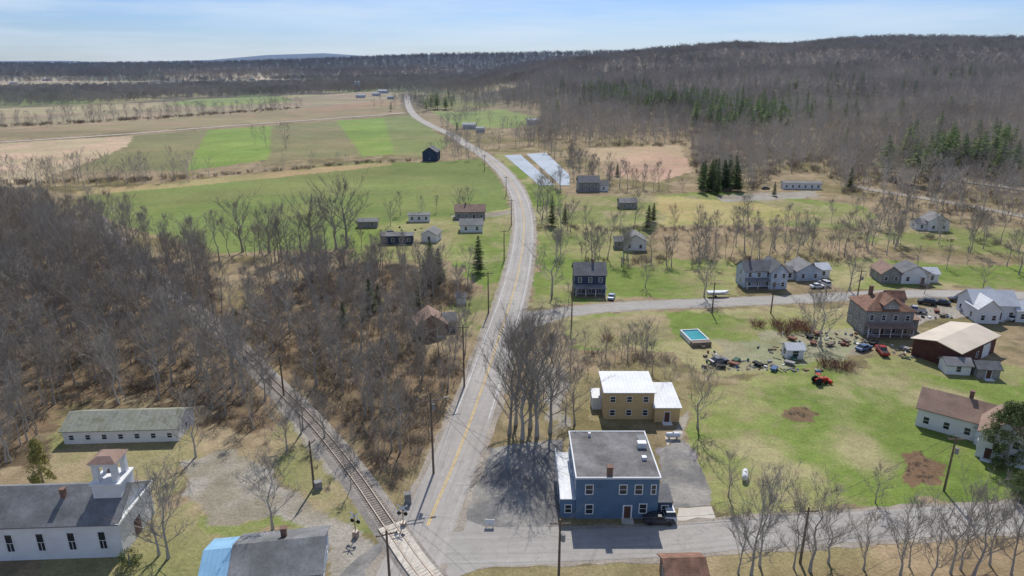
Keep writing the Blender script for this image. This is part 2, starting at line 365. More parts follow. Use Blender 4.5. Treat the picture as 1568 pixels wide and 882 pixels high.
ribbon('asphalt',CM,-4.0,4.0,.04,M['road'],rd)
for a_,b_ in ((-.2,-.08),(.08,.2)): ribbon('center_line',CM[8:],a_,b_,.05,M['yel'],rd)
for s1 in (-1,1): ribbon('edge_line',CM[22:],s1*3.35-.07,s1*3.35+.07,.05,M['wht'],rd)
rd=empty('side_road',0,0)
ribbon('shoulder',CS,-4.2,4.2,.011,M['shoulder'],rd,jit=.35); ribbon('asphalt',CS,-3.3,3.3,.03,M['road2'],rd)
rd=empty('village_road',0,0)
ribbon('shoulder',CU,-4.0,4.0,.011,M['shoulder'],rd,jit=.35); ribbon('asphalt',CU,-3.0,3.0,.03,M['road2'],rd)
ribbon('country_road',CL,-3.2,3.2,.1,M['dirt'])
TR1=catmull(W([(1295,282),(1340,292),(1440,308),(1568,332),(1700,360)]),5)
TR2=catmull(W([(1365,262),(1450,275),(1568,292),(1700,310)]),5)
ribbon('woodland_track',TR1,-3.5,3.5,.15,M['shoulder'])
ribbon('woodland_track',TR2,-3.5,3.5,.5,M['shoulder'])
def patch(name,px,z,m,jit=.15,parent=None,world=False):
    P=px if world else W(px); Q=[]
    for i in range(len(P)):
        a=np.array(P[i]); b_=np.array(P[(i+1)%len(P)]); n=max(1,int(np.linalg.norm(b_-a)/1.2))
        for k in range(n):
            p=a+(b_-a)*k/n+ (rs.rand(2)-.5)*2*jit; Q.append((p[0],p[1],z))
    return mesh(name,Q,[tuple(range(len(Q)))],m,parent)
patch('parking_lot',[(741,690),(770,682),(862,672),(858,740),(856,806),(700,815),(718,760)],.02,M['lot'],.25)
patch('intersection_apron',[(640,882),(600,882),(612,850),(640,812),(700,790),(745,808),(860,806),(860,862),(740,868),(700,884)],.024,M['road2'],.1)
patch('crossing_approach',[(560,900),(520,880),(550,850),(585,828),(640,800),(640,900)],.019,M['lot'],.2)
patch('driveway_apron',[(1040,778),(1090,775),(1098,797),(1035,800)],.017,M['conc'],.1)
patch('sidewalk',[(1018,668),(1040,655),(1046,662),(1022,682)],.016,M['conc'],.05)
patch('driveway',[(820,478),(862,470),(866,486),(822,500),(790,530)],.014,M['road2'],.1)
patch('dark_driveway',[(1012,692),(1038,672),(1058,690),(1080,730),(1090,774),(1030,776),(1012,740)],.0175,M['lot'],.2)
patch('field_cover',[(772,238),(797,237),(850,284),(826,284)],.12,M['plastic'],.1)
patch('field_cover',[(806,236),(836,234),(872,268),(872,284),(858,284)],.12,M['plastic'],.1)
def boxv(V,F,x0,x1,y0,y1,z0,z1,fn=None):
    b=len(V); pts=[(x0,y0,z0),(x1,y0,z0),(x1,y1,z0),(x0,y1,z0),(x0,y0,z1),(x1,y0,z1),(x1,y1,z1),(x0,y1,z1)]
    if fn: pts=[fn(p) for p in pts]
    V+=pts; F+=[(b+3,b+2,b+1,b),(b+4,b+5,b+6,b+7),(b,b+1,b+5,b+4),(b+1,b+2,b+6,b+5),(b+2,b+3,b+7,b+6),(b+3,b,b+4,b+7)]
rw=empty('railway_track',0,0); N=frames(CR)
V=[];F=[]
for i,(c,n_) in enumerate(zip(CR[::3],N[::3])):
    for w,z in ((-2.6,.0),(-1.6,.28),(1.6,.28),(2.6,.0)): V.append((c[0]+n_[0]*w,c[1]+n_[1]*w,z))
    if i:
        for k in range(3): F.append((4*i-4+k,4*i-3+k,4*i+1+k,4*i+k))
mesh('ballast',V,F,M['ballast'],rw)
V=[];F=[]
for c,n_ in zip(CR,N):
    t=(-n_[1],n_[0]); j=rs.uniform(-.04,.04)
    boxv(V,F,-1.3+j,1.3+j,-.12,.12,.2,.33,lambda p:(c[0]+n_[0]*p[0]+t[0]*p[1],c[1]+n_[1]*p[0]+t[1]*p[1],p[2]))
mesh('ties',V,F,M['tie'],rw)
for s1 in (-1,1):
    V=[];F=[]
    for i,(c,n_) in enumerate(zip(CR[::3],N[::3])):
        for w,z in ((-.07,.33),(-.06,.5),(.06,.5),(.07,.33)):
            V.append((c[0]+n_[0]*(w+s1*.76),c[1]+n_[1]*(w+s1*.76),z))
        if i:
            for k in range(3): F.append((4*i-4+k,4*i-3+k,4*i+1+k,4*i+k))
    mesh('rail',V,F,M['steel'],rw)
V=[];F=[]
ci=[i for i,c in enumerate(CR) if 62<c[1]<84.5]
for i in ci[::1]:
    c=CR[i];n_=N[i];t=(-n_[1],n_[0])
    for a_,b_ in ((-1.75,-.9),(-.62,.62),(.9,1.75)):
        boxv(V,F,a_,b_,-.28,.28,.1,.44,lambda p:(c[0]+n_[0]*p[0]+t[0]*p[1],c[1]+n_[1]*p[0]+t[1]*p[1],p[2]))
mesh('crossing_planks',V,F,M['plank'],rw)

# ---------------------------------------------------------------- buildings
OCC=[]
def obox(V,F,o,a,n,a0,a1,n0,n1,z0,z1):
    boxv(V,F,a0,a1,n0,n1,z0,z1,lambda p:(o[0]+a[0]*p[0]+n[0]*p[1],o[1]+a[1]*p[0]+n[1]*p[1],p[2]))
def section(E,ox=0,oy=0,w=8,d=6,h=3,roof='gx',rh=2,wall='white',rm='rgray',win=(3,3,1,1),floors=1,door=None,z0=0,oh=.4,ww=.9,wh=1.3,trim='trim'):
    x0,x1,y0,y1=ox-w/2,ox+w/2,oy-d/2,oy+d/2
    V=[(x0,y0,z0),(x1,y0,z0),(x1,y1,z0),(x0,y1,z0),(x0,y0,h),(x1,y0,h),(x1,y1,h),(x0,y1,h)]
    F=[(0,1,5,4),(1,2,6,5),(2,3,7,6),(3,0,4,7)]
    if roof=='gx': V+=[(x0,oy,h+rh),(x1,oy,h+rh)]; F+=[(4,8,7),(5,6,9)]
    elif roof=='gy': V+=[(ox,y0,h+rh),(ox,y1,h+rh)]; F+=[(4,5,8),(7,9,6)]
    elif roof in('flat','shed'): F+=[(4,5,6,7)]
    mesh('walls',V,F,M[wall],E)
    V=[];F=[]
    def prof(P,e0,e1,ax):
        b=len(V); n=len(P)
        for e in (e0,e1):
            for (s,z) in P: V.append((e,s,z) if ax=='x' else (s,e,z))
        for k in range(n): F.append((b+k,b+(k+1)%n,b+n+(k+1)%n,b+n+k))
        F.append(tuple(b+k for k in range(n))[::-1]); F.append(tuple(b+n+k for k in range(n)))
    t=.16
    if roof in('gx','gy'):
        half=(d if roof=='gx' else w)/2; c=oy if roof=='gx' else ox; sl=rh/half; e=half+oh; ze=h-sl*oh+.03
        P=[(c-e,ze),(c,h+rh+.03),(c+e,ze),(c+e,ze+t),(c,h+rh+.03+t*1.1),(c-e,ze+t)]
        if roof=='gx': prof(P,x0-oh,x1+oh,'x')
        else: prof(P,y0-oh,y1+oh,'y')
    elif roof=='hip':
        a0,a1,b0,b1=x0-oh,x1+oh,y0-oh,y1+oh
        if w>=d: r=[(ox-(w-d)/2-.01,oy),(ox+(w-d)/2+.01,oy)]
        else: r=[(ox,oy-(d-w)/2),(ox,oy+(d-w)/2)]
        V+=[(a0,b0,h),(a1,b0,h),(a1,b1,h),(a0,b1,h),(a0,b0,h+.15),(a1,b0,h+.15),(a1,b1,h+.15),(a0,b1,h+.15),(*r[0],h+rh),(*r[1],h+rh)]
        F+=[(3,2,1,0),(0,1,5,4),(1,2,6,5),(2,3,7,6),(3,0,4,7)]
        F+=([(4,5,9,8),(5,6,9),(6,7,8,9),(7,4,8)] if w>=d else [(4,5,8),(5,6,9,8),(6,7,9),(7,4,8,9)])
    elif roof=='flat':
        boxv(V,F,x0-.15,x1+.15,y0-.15,y1+.15,h+.01,h+.2)
    elif roof=='shed':
        b=len(V); V+=[(x0-oh,y0-oh,h+.05),(x1+oh,y0-oh,h+.05),(x1+oh,y1+oh,h+rh),(x0-oh,y1+oh,h+rh),(x0-oh,y0-oh,h+.18),(x1+oh,y0-oh,h+.18),(x1+oh,y1+oh,h+rh+.13),(x0-oh,y1+oh,h+rh+.13)]
        F+=[(3,2,1,0),(4,5,6,7),(0,1,5,4),(1,2,6,5),(2,3,7,6),(3,0,4,7)]
    mesh('roof',V,F,M[rm],E)
    if roof=='shed':
        mesh('gable_walls',[(x0,y0,h),(x0,y1,h),(x0,y1,h+rh),(x1,y0,h),(x1,y1,h),(x1,y1,h+rh)],[(0,2,1),(3,4,5),(1,2,5,4)],M[wall],E)
    if roof=='flat':
        V=[];F=[]
        for q_ in ((x0-.2,x1+.2,y0-.2,y0+.0),(x0-.2,x1+.2,y1-.0,y1+.2),(x0-.2,x0+.0,y0+.002,y1-.002),(x1-.0,x1+.2,y0+.002,y1-.002)): boxv(V,F,*q_,h+.02,h+.3)
        mesh('parapet',V,F,M[trim],E)
    FR=[];FF=[];GV=[];GF=[]
    faces=[((x0,y0),(1,0),(0,-1),w),((x1,y1),(-1,0),(0,1),w),((x0,y1),(0,-1),(-1,0),d),((x1,y0),(0,1),(1,0),d)]
    fh=(h-z0)/floors
    for fi,(o,a,n_,L) in enumerate(faces):
        k=win[fi]
        for f in range(floors):
            for i in range(k):
                c=L*(i+.5)/k; zb=z0+f*fh+min(.95,fh*.32); zt=min(zb+wh,z0+(f+1)*fh-.25)
                if door is not None and fi==door[0] and f==0 and i==door[1]: continue
                obox(GV,GF,o,a,n_,c-ww/2,c+ww/2,-.02,.02,zb,zt)
                for q_ in ((c-ww/2-.1,c-ww/2,zb-.1,zt+.1),(c+ww/2,c+ww/2+.1,zb-.1,zt+.1),(c-ww/2,c+ww/2,zb-.1,zb),(c-ww/2,c+ww/2,zt,zt+.1),(c-ww/2,c+ww/2,(zb+zt)/2-.03,(zb+zt)/2+.03)):
                    obox(FR,FF,o,a,n_,q_[0],q_[1],-.02,.06,q_[2],q_[3])
    if GV: mesh('window_panes',GV,GF,M['glass'],E); mesh('window_frames',FR,FF,M[trim],E)
    if door is not None:
        o,a,n_,L=faces[door[0]]; c=L*(door[1]+.5)/max(1,win[door[0]]); V=[];F=[]
        obox(V,F,o,a,n_,c-.5,c+.5,-.02,.05,z0+.1,z0+2.15); mesh('door',V,F,M['door'],E)
        V=[];F=[]
        for q_ in ((c-.62,c-.5,.1,2.27),(c+.5,c+.62,.1,2.27),(c-.5,c+.5,2.15,2.27)): obox(V,F,o,a,n_,q_[0],q_[1],-.02,.08,z0+q_[2],z0+q_[3])
        obox(V,F,o,a,n_,c-.9,c+.9,0,1.2,z0,z0+.12)
        mesh('door_frame',V,F,M['trim'],E)
def chimney(E,x,y,z0,z1,s=.7):
    V=[];F=[]; boxv(V,F,x-s/2,x+s/2,y-s/2,y+s/2,z0,z1); boxv(V,F,x-s/2-.07,x+s/2+.07,y-s/2-.07,y+s/2+.07,z1,z1+.15); mesh('chimney',V,F,M['brick'],E)
def porch(E,x0,x1,y0,y1,h=2.6,rm='rmid',rise=.5,side=-1):
    V=[];F=[]; boxv(V,F,x0,x1,y0,y1,0,.35); mesh('porch_deck',V,F,M['wood'],E)
    V=[];F=[]
    n=max(2,int((x1-x0)/2.4)+1); ye=y0+.12 if side<0 else y1-.12
    for i in range(n):
        x=x0+.12+(x1-x0-.24)*i/(n-1); boxv(V,F,x-.08,x+.08,ye-.08,ye+.08,.35,h)
    boxv(V,F,x0,x1,ye-.05,ye+.05,1.15,1.22); mesh('porch_posts',V,F,M['trim'],E)
    V=[(x0-.2,y0-.2,h),(x1+.2,y0-.2,h),(x1+.2,y1,h+rise),(x0-.2,y1,h+rise)]; V+=[(a,b_,c+.14) for a,b_,c in V]
    mesh('porch_roof',V,[(3,2,1,0),(4,5,6,7),(0,1,5,4),(1,2,6,5),(2,3,7,6),(3,0,4,7)],M[rm],E)
def building(name,px,py,rot,secs):
    x,y=G(px,py); d=secs[0].get('d',6); r=math.radians(rot)
    x-=math.sin(r)*d/2*1; y+=math.cos(r)*d/2
    E=empty(name,x,y,rot,float(H(x,y)))
    for s in secs: section(E,**s)
    R=max(max(abs(s.get('ox',0))+s.get('w',8)/2,abs(s.get('oy',0))+s.get('d',6)/2) for s in secs)
    OCC.append((x,y,R+1)); return E
# church
E=empty('church',-64.5,82.3,3); OCC.append((-64.5,82,14))
section(E,w=21,d=9.6,h=5.6,rh=2.9,win=(0,0,0,0),rm='rchurch',wall='white')
FR=[];FF=[];GV=[];GF=[]
for side in (0,1):
    for i in range(5):
        x=-8.2+i*4.1; o=(0,-4.8) if side==0 else (0,4.8); n_=(0,-1) if side==0 else (0,1)
        obox(GV,GF,o,(1,0),n_,x-.45,x+.45,-.02,.02,1.5,4.2)
        for q_ in ((x-.58,x-.45,1.4,4.35),(x+.45,x+.58,1.4,4.35),(x-.45,x+.45,1.4,1.5),(x-.45,x+.45,4.2,4.35),(x-.45,x+.45,2.8,2.86),(x-.03,x+.03,1.5,2.8)): obox(FR,FF,o,(1,0),n_,q_[0],q_[1],-.02,.07,q_[2],q_[3])
mesh('window_panes',GV,GF,M['glass'],E); mesh('window_frames',FR,FF,M['trim'],E)
V=[];F=[]; boxv(V,F,10.52,11.0,-5.2,5.2,5.35,5.6); obox(V,F,(10.5,0),(0,1),(1,0),-4.8,-4.5,0,.12,0,5.3); obox(V,F,(10.5,0),(0,1),(1,0),4.5,4.8,0,.12,0,5.3); mesh('corner_boards',V,F,M['trim'],E)
V=[];F=[]; obox(V,F,(10.5,0),(0,1),(1,0),-.9,.9,-.02,.06,.2,2.8); mesh('door',V,F,M['door'],E)
V=[];F=[]
tx=8.3
boxv(V,F,tx-1.9,tx+1.9,-1.9,1.9,6.2,9.6); boxv(V,F,tx-2.1,tx+2.1,-2.1,2.1,9.6,9.85)
for sx in (-1,1):
    for sy in (-1,1): boxv(V,F,tx+sx*1.25-.35,tx+sx*1.25+.35,sy*1.25-.35,sy*1.25+.35,9.85,12.6)
for k in range(8):
    a0=math.pi*k/8; a1=math.pi*(k+1)/8; zt=12.6; r0=.9
    for ax in (0,1):
        for sd in (-1,1):
            xa,xb=r0*math.cos(a1),r0*math.cos(a0); za=min(zt-.05,11.4+r0*max(math.sin(a0),math.sin(a1)))
            if ax==0: boxv(V,F,tx+xa,tx+xb,sd*1.45-.1,sd*1.45+.1,za,zt)
            else: boxv(V,F,tx+sd*1.45-.1,tx+sd*1.45+.1,xa,xb,za,zt)
boxv(V,F,tx-1.8,tx+1.8,-1.8,1.8,12.6,12.9)
mesh('steeple_tower',V,F,M['trim'],E)
V=[(tx-1.95,-1.95,12.9),(tx+1.95,-1.95,12.9),(tx+1.95,1.95,12.9),(tx-1.95,1.95,12.9),(tx-.9,-.9,13.6),(tx+.9,-.9,13.6),(tx+.9,.9,13.6),(tx-.9,.9,13.6)]
mesh('steeple_roof',V,[(3,2,1,0),(4,5,6,7),(0,1,5,4),(1,2,6,5),(2,3,7,6),(3,0,4,7)],M['rbrown'],E)
bpy.ops.mesh.primitive_cone_add(vertices=12,radius1=.55,radius2=.2,depth=.8,location=(tx,0,11)); o=bpy.context.object; o.name='bell'; o.data.materials.append(M['steel']); o.parent=E
chimney(E,2.2,-1.5,6.5,8.9,.6)
# workshop at the bottom
x,y=G(408,832,5.0); E=empty('workshop_building',x,y,9); OCC.append((x,y,10))
section(E,ox=1.7,w=11.0,d=9,h=3.2,rh=1.9,rm='rchurch',wall='lblue',win=(3,3,1,2)); section(E,ox=-5.65,w=3.66,d=8.6,h=3.0,rh=1.7,rm='rblue',wall='lblue',win=(1,1,1,0)); chimney(E,2,1.5,4,6)
building('long_shed',187,678,3,[dict(w=20,d=7.5,h=2.7,rh=1.7,rm='rmoss',win=(7,5,1,1),ww=.8,wh=.9)])
# blue building
E=empty('blue_commercial_building',15.6,92.8,0); OCC.append((15.6,92.8,11))
section(E,w=12.2,d=13,h=7,roof='flat',wall='blue',rm='rflat',win=(0,4,4,4),floors=2,wh=1.4)
GV=[];GF=[];FR=[];FF=[]
for c,z in ((1.9,4.4),(6.9,4.4),(9.2,4.4),(2.0,1.0),(10.0,1.1),(11.4,4.4)):
    o=(-6.1,-6.5)
    w2=.5 if c<11 else .3
    obox(GV,GF,o,(1,0),(0,-1),c-w2,c+w2,-.02,.02,z,z+1.5)
    for q_ in ((c-w2-.13,c-w2,z-.13,z+1.63),(c+w2,c+w2+.13,z-.13,z+1.63),(c-w2,c+w2,z-.13,z),(c-w2,c+w2,z+1.5,z+1.63),(c-w2,c+w2,z+.72,z+.78)): obox(FR,FF,o,(1,0),(0,-1),q_[0],q_[1],-.02,.07,q_[2],q_[3])
mesh('front_window_panes',GV,GF,M['glass'],E); mesh('front_window_frames',FR,FF,M['trim'],E)
V=[];F=[]; obox(V,F,(-6.1,-6.5),(1,0),(0,-1),7.2,8.2,-.02,.05,.15,2.3); mesh('front_door',V,F,M['door'],E)
V=[];F=[]; obox(V,F,(-6.1,-6.5),(1,0),(0,-1),7.0,7.2,-.02,.09,.15,2.45); obox(V,F,(-6.1,-6.5),(1,0),(0,-1),8.2,8.4,-.02,.09,.15,2.45); obox(V,F,(-6.1,-6.5),(1,0),(0,-1),7.2,8.2,-.02,.09,2.3,2.45); mesh('door_trim',V,F,M['trim'],E)
V=[];F=[]; obox(V,F,(-6.1,-6.5),(1,0),(0,-1),6.8,8.6,0.0,1.2,0,.15); mesh('door_step',V,F,M['conc'],E)
chimney(E,-1.2,-5.9,7,8.6,.8)
section(E,ox=-7.2,oy=-3.4,w=2.15,d=5.6,h=3.2,roof='shed',rh=.5,wall='blue',rm='rwhite',win=(1,0,1,0),oh=.15)
V=[];F=[]; boxv(V,F,-8.5,-6.15,-.5,6.2,3.4,3.55)
for q_ in ((-8.45,-8.35),(-6.3,-6.2)):
    for yy in (-.4,2.8,6.0): boxv(V,F,q_[0],q_[1],yy,yy+.1,0,4.5)
boxv(V,F,-8.47,-8.4,-.4,6.1,4.4,4.48); boxv(V,F,-8.47,-8.4,-.4,6.1,4.0,4.05)
mesh('balcony_deck',V,F,M['trim'],E)
section(E,ox=7.25,oy=-4.2,w=2.25,d=4,h=2.6,roof='shed',rh=.5,wall='dblue',rm='rgray',win=(1,0,0,1),oh=.1)
V=[];F=[]
boxv(V,F,4.2,5.6,1.4,2.4,7.2,8.1); boxv(V,F,4.3,5.0,-2,-1.3,7.2,7.7); boxv(V,F,-3.2,-2.8,5,5.4,7.2,7.8)
for i in range(6): boxv(V,F,4.6,6.1,3.2+.3*i,3.24+.3*i,7.6,7.68)
mesh('rooftop_units',V,F,M['metalw'],E)
V=[];F=[]
for i in range(7):
    x=-4.5+i*1.75; boxv(V,F,x,x+.12,7.5,10.6,2.6,2.75)
for yy in (7.6,10.4):
    boxv(V,F,-4.6,6.2,yy,yy+.12,2.45,2.6)
    for x in (-4.5,-1,2.5,6): boxv(V,F,x,x+.14,yy,yy+.14,0,2.45)
mesh('pergola_frame',V,F,M['trim'],E)
E=building('tan_house',962,642,0,[dict(w=9.4,d=7.6,h=5.6,roof='shed',rh=.7,wall='tan',rm='rwhite',win=(3,3,1,1),floors=2,oh=.3,wh=1.1),
  dict(ox=7.1,oy=-.6,w=4.78,d=8.6,h=3.0,roof='shed',rh=.9,wall='tan',rm='rwhite',win=(1,1,0,2),door=(0,0),oh=.3),
  dict(ox=-5.6,oy=1.8,w=1.8,d=3.4,h=2.4,roof='shed',rh=.4,wall='white',rm='rwhite',win=(0,0,1,0),oh=.1)])
E=building('dark_blue_house',903,452,0,[dict(w=9,d=8,h=6.2,rh=2.6,wall='dblue',rm='rgray',win=(3,3,2,2),floors=2)])
porch(E,-4.4,4.4,-6.4,-4.0,2.7,'rmid'); chimney(E,1,0,8,9.8,.6)
E=building('white_farmhouse',1160,441,4,[dict(w=8.5,d=7,h=5.4,rh=2.3,wall='lblue',rm='rgray',win=(3,3,1,1),floors=2),
   dict(ox=5.6,oy=-.6,w=5.2,d=9,h=5.4,roof='gy',rh=2.5,wall='lblue',rm='rgray',win=(2,2,2,3),floors=2)])
porch(E,-4.2,2.6,-5.5,-3.5,2.6,'rmid'); chimney(E,-2,0,7,9,.6)
building('white_garage',1238,430,4,[dict(w=8,d=8,h=3.2,rh=2.2,roof='gy',wall='lblue',rm='rmid',win=(2,1,1,2)),dict(ox=6,oy=1,w=4,d=5,h=2.8,rh=1.4,wall='white',rm='rwhite',win=(1,1,0,1)),dict(ox=-5.5,oy=-.5,w=3,d=4,h=2.5,rh=1.2,wall='white',rm='rmid',win=(1,0,1,0))])
E=building('white_bungalow',1400,435,-4,[dict(w=9,d=7,h=3.4,rh=2.2,roof='gy',wall='white',rm='rgray',win=(2,2,2,2),door=(0,1)),dict(ox=-7.2,oy=.5,w=6,d=8,h=3.2,roof='gy',rh=2.2,wall='grayw',rm='rbrown',win=(2,1,1,1)),dict(ox=6,oy=1,w=3.9,d=5,h=2.8,rh=1.3,wall='white',rm='rwhite',win=(1,1,0,1))])
E=building('weathered_house',1357,515,-3,[dict(w=11.5,d=10,h=6.6,roof='hip',rh=3.4,wall='grayw',rm='rrust',win=(4,3,3,3),floors=2,door=(0,1)),
   dict(ox=7.2,oy=1.5,w=3.9,d=6,h=3.2,roof='shed',rh=.9,wall='grayw',rm='rbrown',win=(1,1,0,2))])
section(E,ox=0,oy=-2.9,w=3.6,d=4.6,h=8.3,roof='gy',rh=1.6,wall='grayw',rm='rrust',win=(1,0,0,0),z0=7.2,wh=.8,oh=.3)
section(E,ox=3.1,oy=1.0,w=4.4,d=3.4,h=8.5,roof='gx',rh=1.5,wall='grayw',rm='rrust',win=(0,0,0,1),z0=7.4,wh=.8,oh=.3)
porch(E,-5.5,5.5,-6.9,-5.0,2.8,'rbrown'); chimney(E,-2.5,1.5,8.5,11,.8)
E=building('white_house',1520,490,-6,[dict(w=11,d=8,h=4.2,rh=2.8,wall='white',rm='rwhite',win=(4,3,2,2),door=(0,2)),dict(ox=-3,oy=-4,w=5.5,d=6,h=4,roof='gy',rh=2.4,wall='white',rm='rwhite',win=(2,0,1,1)),dict(ox=8,oy=-2,w=6,d=6,h=3.2,rh=1.8,wall='white',rm='rwhite',win=(2,2,0,1)),dict(ox=3.5,oy=4,w=6,d=6,h=3.6,roof='gy',rh=2.2,wall='white',rm='rmid',win=(0,2,1,1))])
E=empty('beige_roof_barn',103.5,147.5,34); OCC.append((103.5,147.5,11))
section(E,w=18,d=10,h=4.2,roof='gx',rh=1.1,wall='red',rm='rbeige',win=(3,2,0,1),oh=.6)
V=[];F=[]; obox(V,F,(-9,-5),(1,0),(0,-1),11.5,15,-.02,.08,0,3.2); mesh('barn_door',V,F,M['trim'],E)
for px,py,w,rm,wl in ((1466,574,5,'rmid','white'),(1512,580,4.5,'rgray','grayw')):
    building('garden_shed',px,py,-8,[dict(w=w,d=3.6,h=2.3,rh=1.0,wall=wl,rm=rm,win=(1,1,0,1),door=(0,0) if wl=='grayw' else None)])
E=building('brown_roof_house',1462,668,-38,[dict(w=13,d=8,h=3.8,rh=2.4,roof='gx',wall='white',rm='rbrown',win=(4,3,2,2)),dict(ox=7,oy=-5.0,w=7,d=9,h=5.0,rh=2.6,roof='gy',wall='white',rm='rbrown',win=(2,1,2,3),floors=2,door=(0,0))])
chimney(E,1,.5,5.8,7.6,.7)
building('gray_annex',1558,708,-4,[dict(w=8,d=6,h=3,rh=1.4,wall='white',rm='rgray',win=(3,2,1,1))])
E=building('white_playhouse',1217,550,0,[dict(w=3.8,d=3.2,h=2.4,rh=.9,wall='white',rm='rwhite',win=(1,1,1,1),ww=1.3)])
E=building('roadside_cottage',662,515,14,[dict(w=7.5,d=7,h=3.0,rh=2.6,roof='gy',wall='brownw',rm='rbrown',win=(2,2,2,2),door=(0,1)),dict(ox=5,oy=1,w=3,d=5,h=2.6,rh=1.6,wall='grayw',rm='rmid',win=(1,1,0,1))])
building('utility_shed',706,466,0,[dict(w=2.6,d=2.4,h=2.2,rh=.8,wall='white',rm='rmid',win=(0,0,1,0))])
E=building('ranch_house',720,336,3,[dict(w=13,d=8,h=3.4,rh=2.4,wall='grayw',rm='rbrown',win=(4,4,1,1),door=(0,2))]); chimney(E,-2,0,5,6.6,.6)
building('white_garage',722,356,3,[dict(w=9,d=7,h=3,rh=1.8,wall='white',rm='rmid',win=(2,2,1,1)),])
building('mobile_home',608,374,4,[dict(w=12,d=4.5,h=3.2,rh=.8,wall='dblue',rm='rmid',win=(4,3,1,1))])
building('white_shed',657,371,-10,[dict(w=6,d=7,h=3,rh=1.6,roof='gy',wall='white',rm='rmid',win=(1,1,1,1))])
building('small_cabin',563,349,5,[dict(w=8,d=4.5,h=2.6,rh=.9,wall='grayw',rm='rmid',win=(2,2,1,1))])
building('white_trailer_home',642,340,5,[dict(w=9,d=4,h=3,rh=.6,wall='white',rm='rmid',win=(3,2,1,1))])
building('dark_barn',658,247,-6,[dict(w=10,d=12,h=6.2,rh=3.2,roof='gy',wall='dblue',rm='rgray',win=(1,1,1,1))])
building('small_white_house',972,384,-4,[dict(w=8,d=8,h=3.6,rh=2.2,roof='gy',wall='white',rm='rmid',win=(2,1,2,2)),dict(ox=-5.5,oy=1,w=3.2,d=6,h=2.8,rh=1.2,wall='grayw',rm='rgray',win=(1,1,1,0))])
building('gray_house',902,294,3,[dict(w=11,d=9,h=5,rh=2.8,wall='grayw',rm='rgray',win=(3,3,2,2),floors=2),dict(ox=8,oy=0,w=5,d=6,h=3.4,rh=1.8,wall='white',rm='rgray',win=(1,1,0,1))])
building('small_cabin',962,320,3,[dict(w=8,d=6,h=3,rh=1.6,wall='grayw',rm='rmid',win=(2,2,1,1))])
building('mobile_home',1228,290,-4,[dict(w=20,d=5,h=3.2,rh=.8,wall='white',rm='rmid',win=(6,5,1,1)),])
building('white_cottage',1436,354,-6,[dict(w=8,d=8,h=4,rh=2.6,roof='gy',wall='white',rm='rmid',win=(2,2,2,2)),dict(ox=-6,oy=0,w=4,d=6,h=2.8,rh=1.4,wall='white',rm='rmid',win=(1,1,1,0))])
building('small_cabin',1050,906,2,[dict(w=5.0,d=4,h=2.5,rh=1,roof='gx',wall='wood',rm='rrust',win=(1,1,1,1))])
for px,py,w in ((718,198,13),(735,203,8),(818,191,14),(575,147,16),(552,150,18),(598,152,12),(585,143,22),(340,124,22),(385,123,18),(450,124,22),(312,122,20),(322,130,14),(70,124,26),(120,117,22),(210,113,24),(490,120,18),(20,129,20),(1052,92,16),(1010,98,14)):
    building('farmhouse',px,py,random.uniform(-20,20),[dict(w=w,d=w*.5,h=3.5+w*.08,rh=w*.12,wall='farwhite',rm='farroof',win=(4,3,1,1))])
for px,py in ((545,140),(550,140),(365,116)):
    x,y=G(px,py); E=empty('farm_silo',x,y,0,float(H(x,y)))
    bpy.ops.mesh.primitive_cylinder_add(vertices=20,radius=3.4,depth=20,location=(0,0,10)); o=bpy.context.object; o.name='silo_shell'; o.data.materials.append(M['farroof']); o.parent=E
    bpy.ops.mesh.primitive_uv_sphere_add(segments=20,ring_count=10,radius=3.4,location=(0,0,20)); o=bpy.context.object; o.name='dome_cap'; o.data.materials.append(M['farroof']); o.parent=E

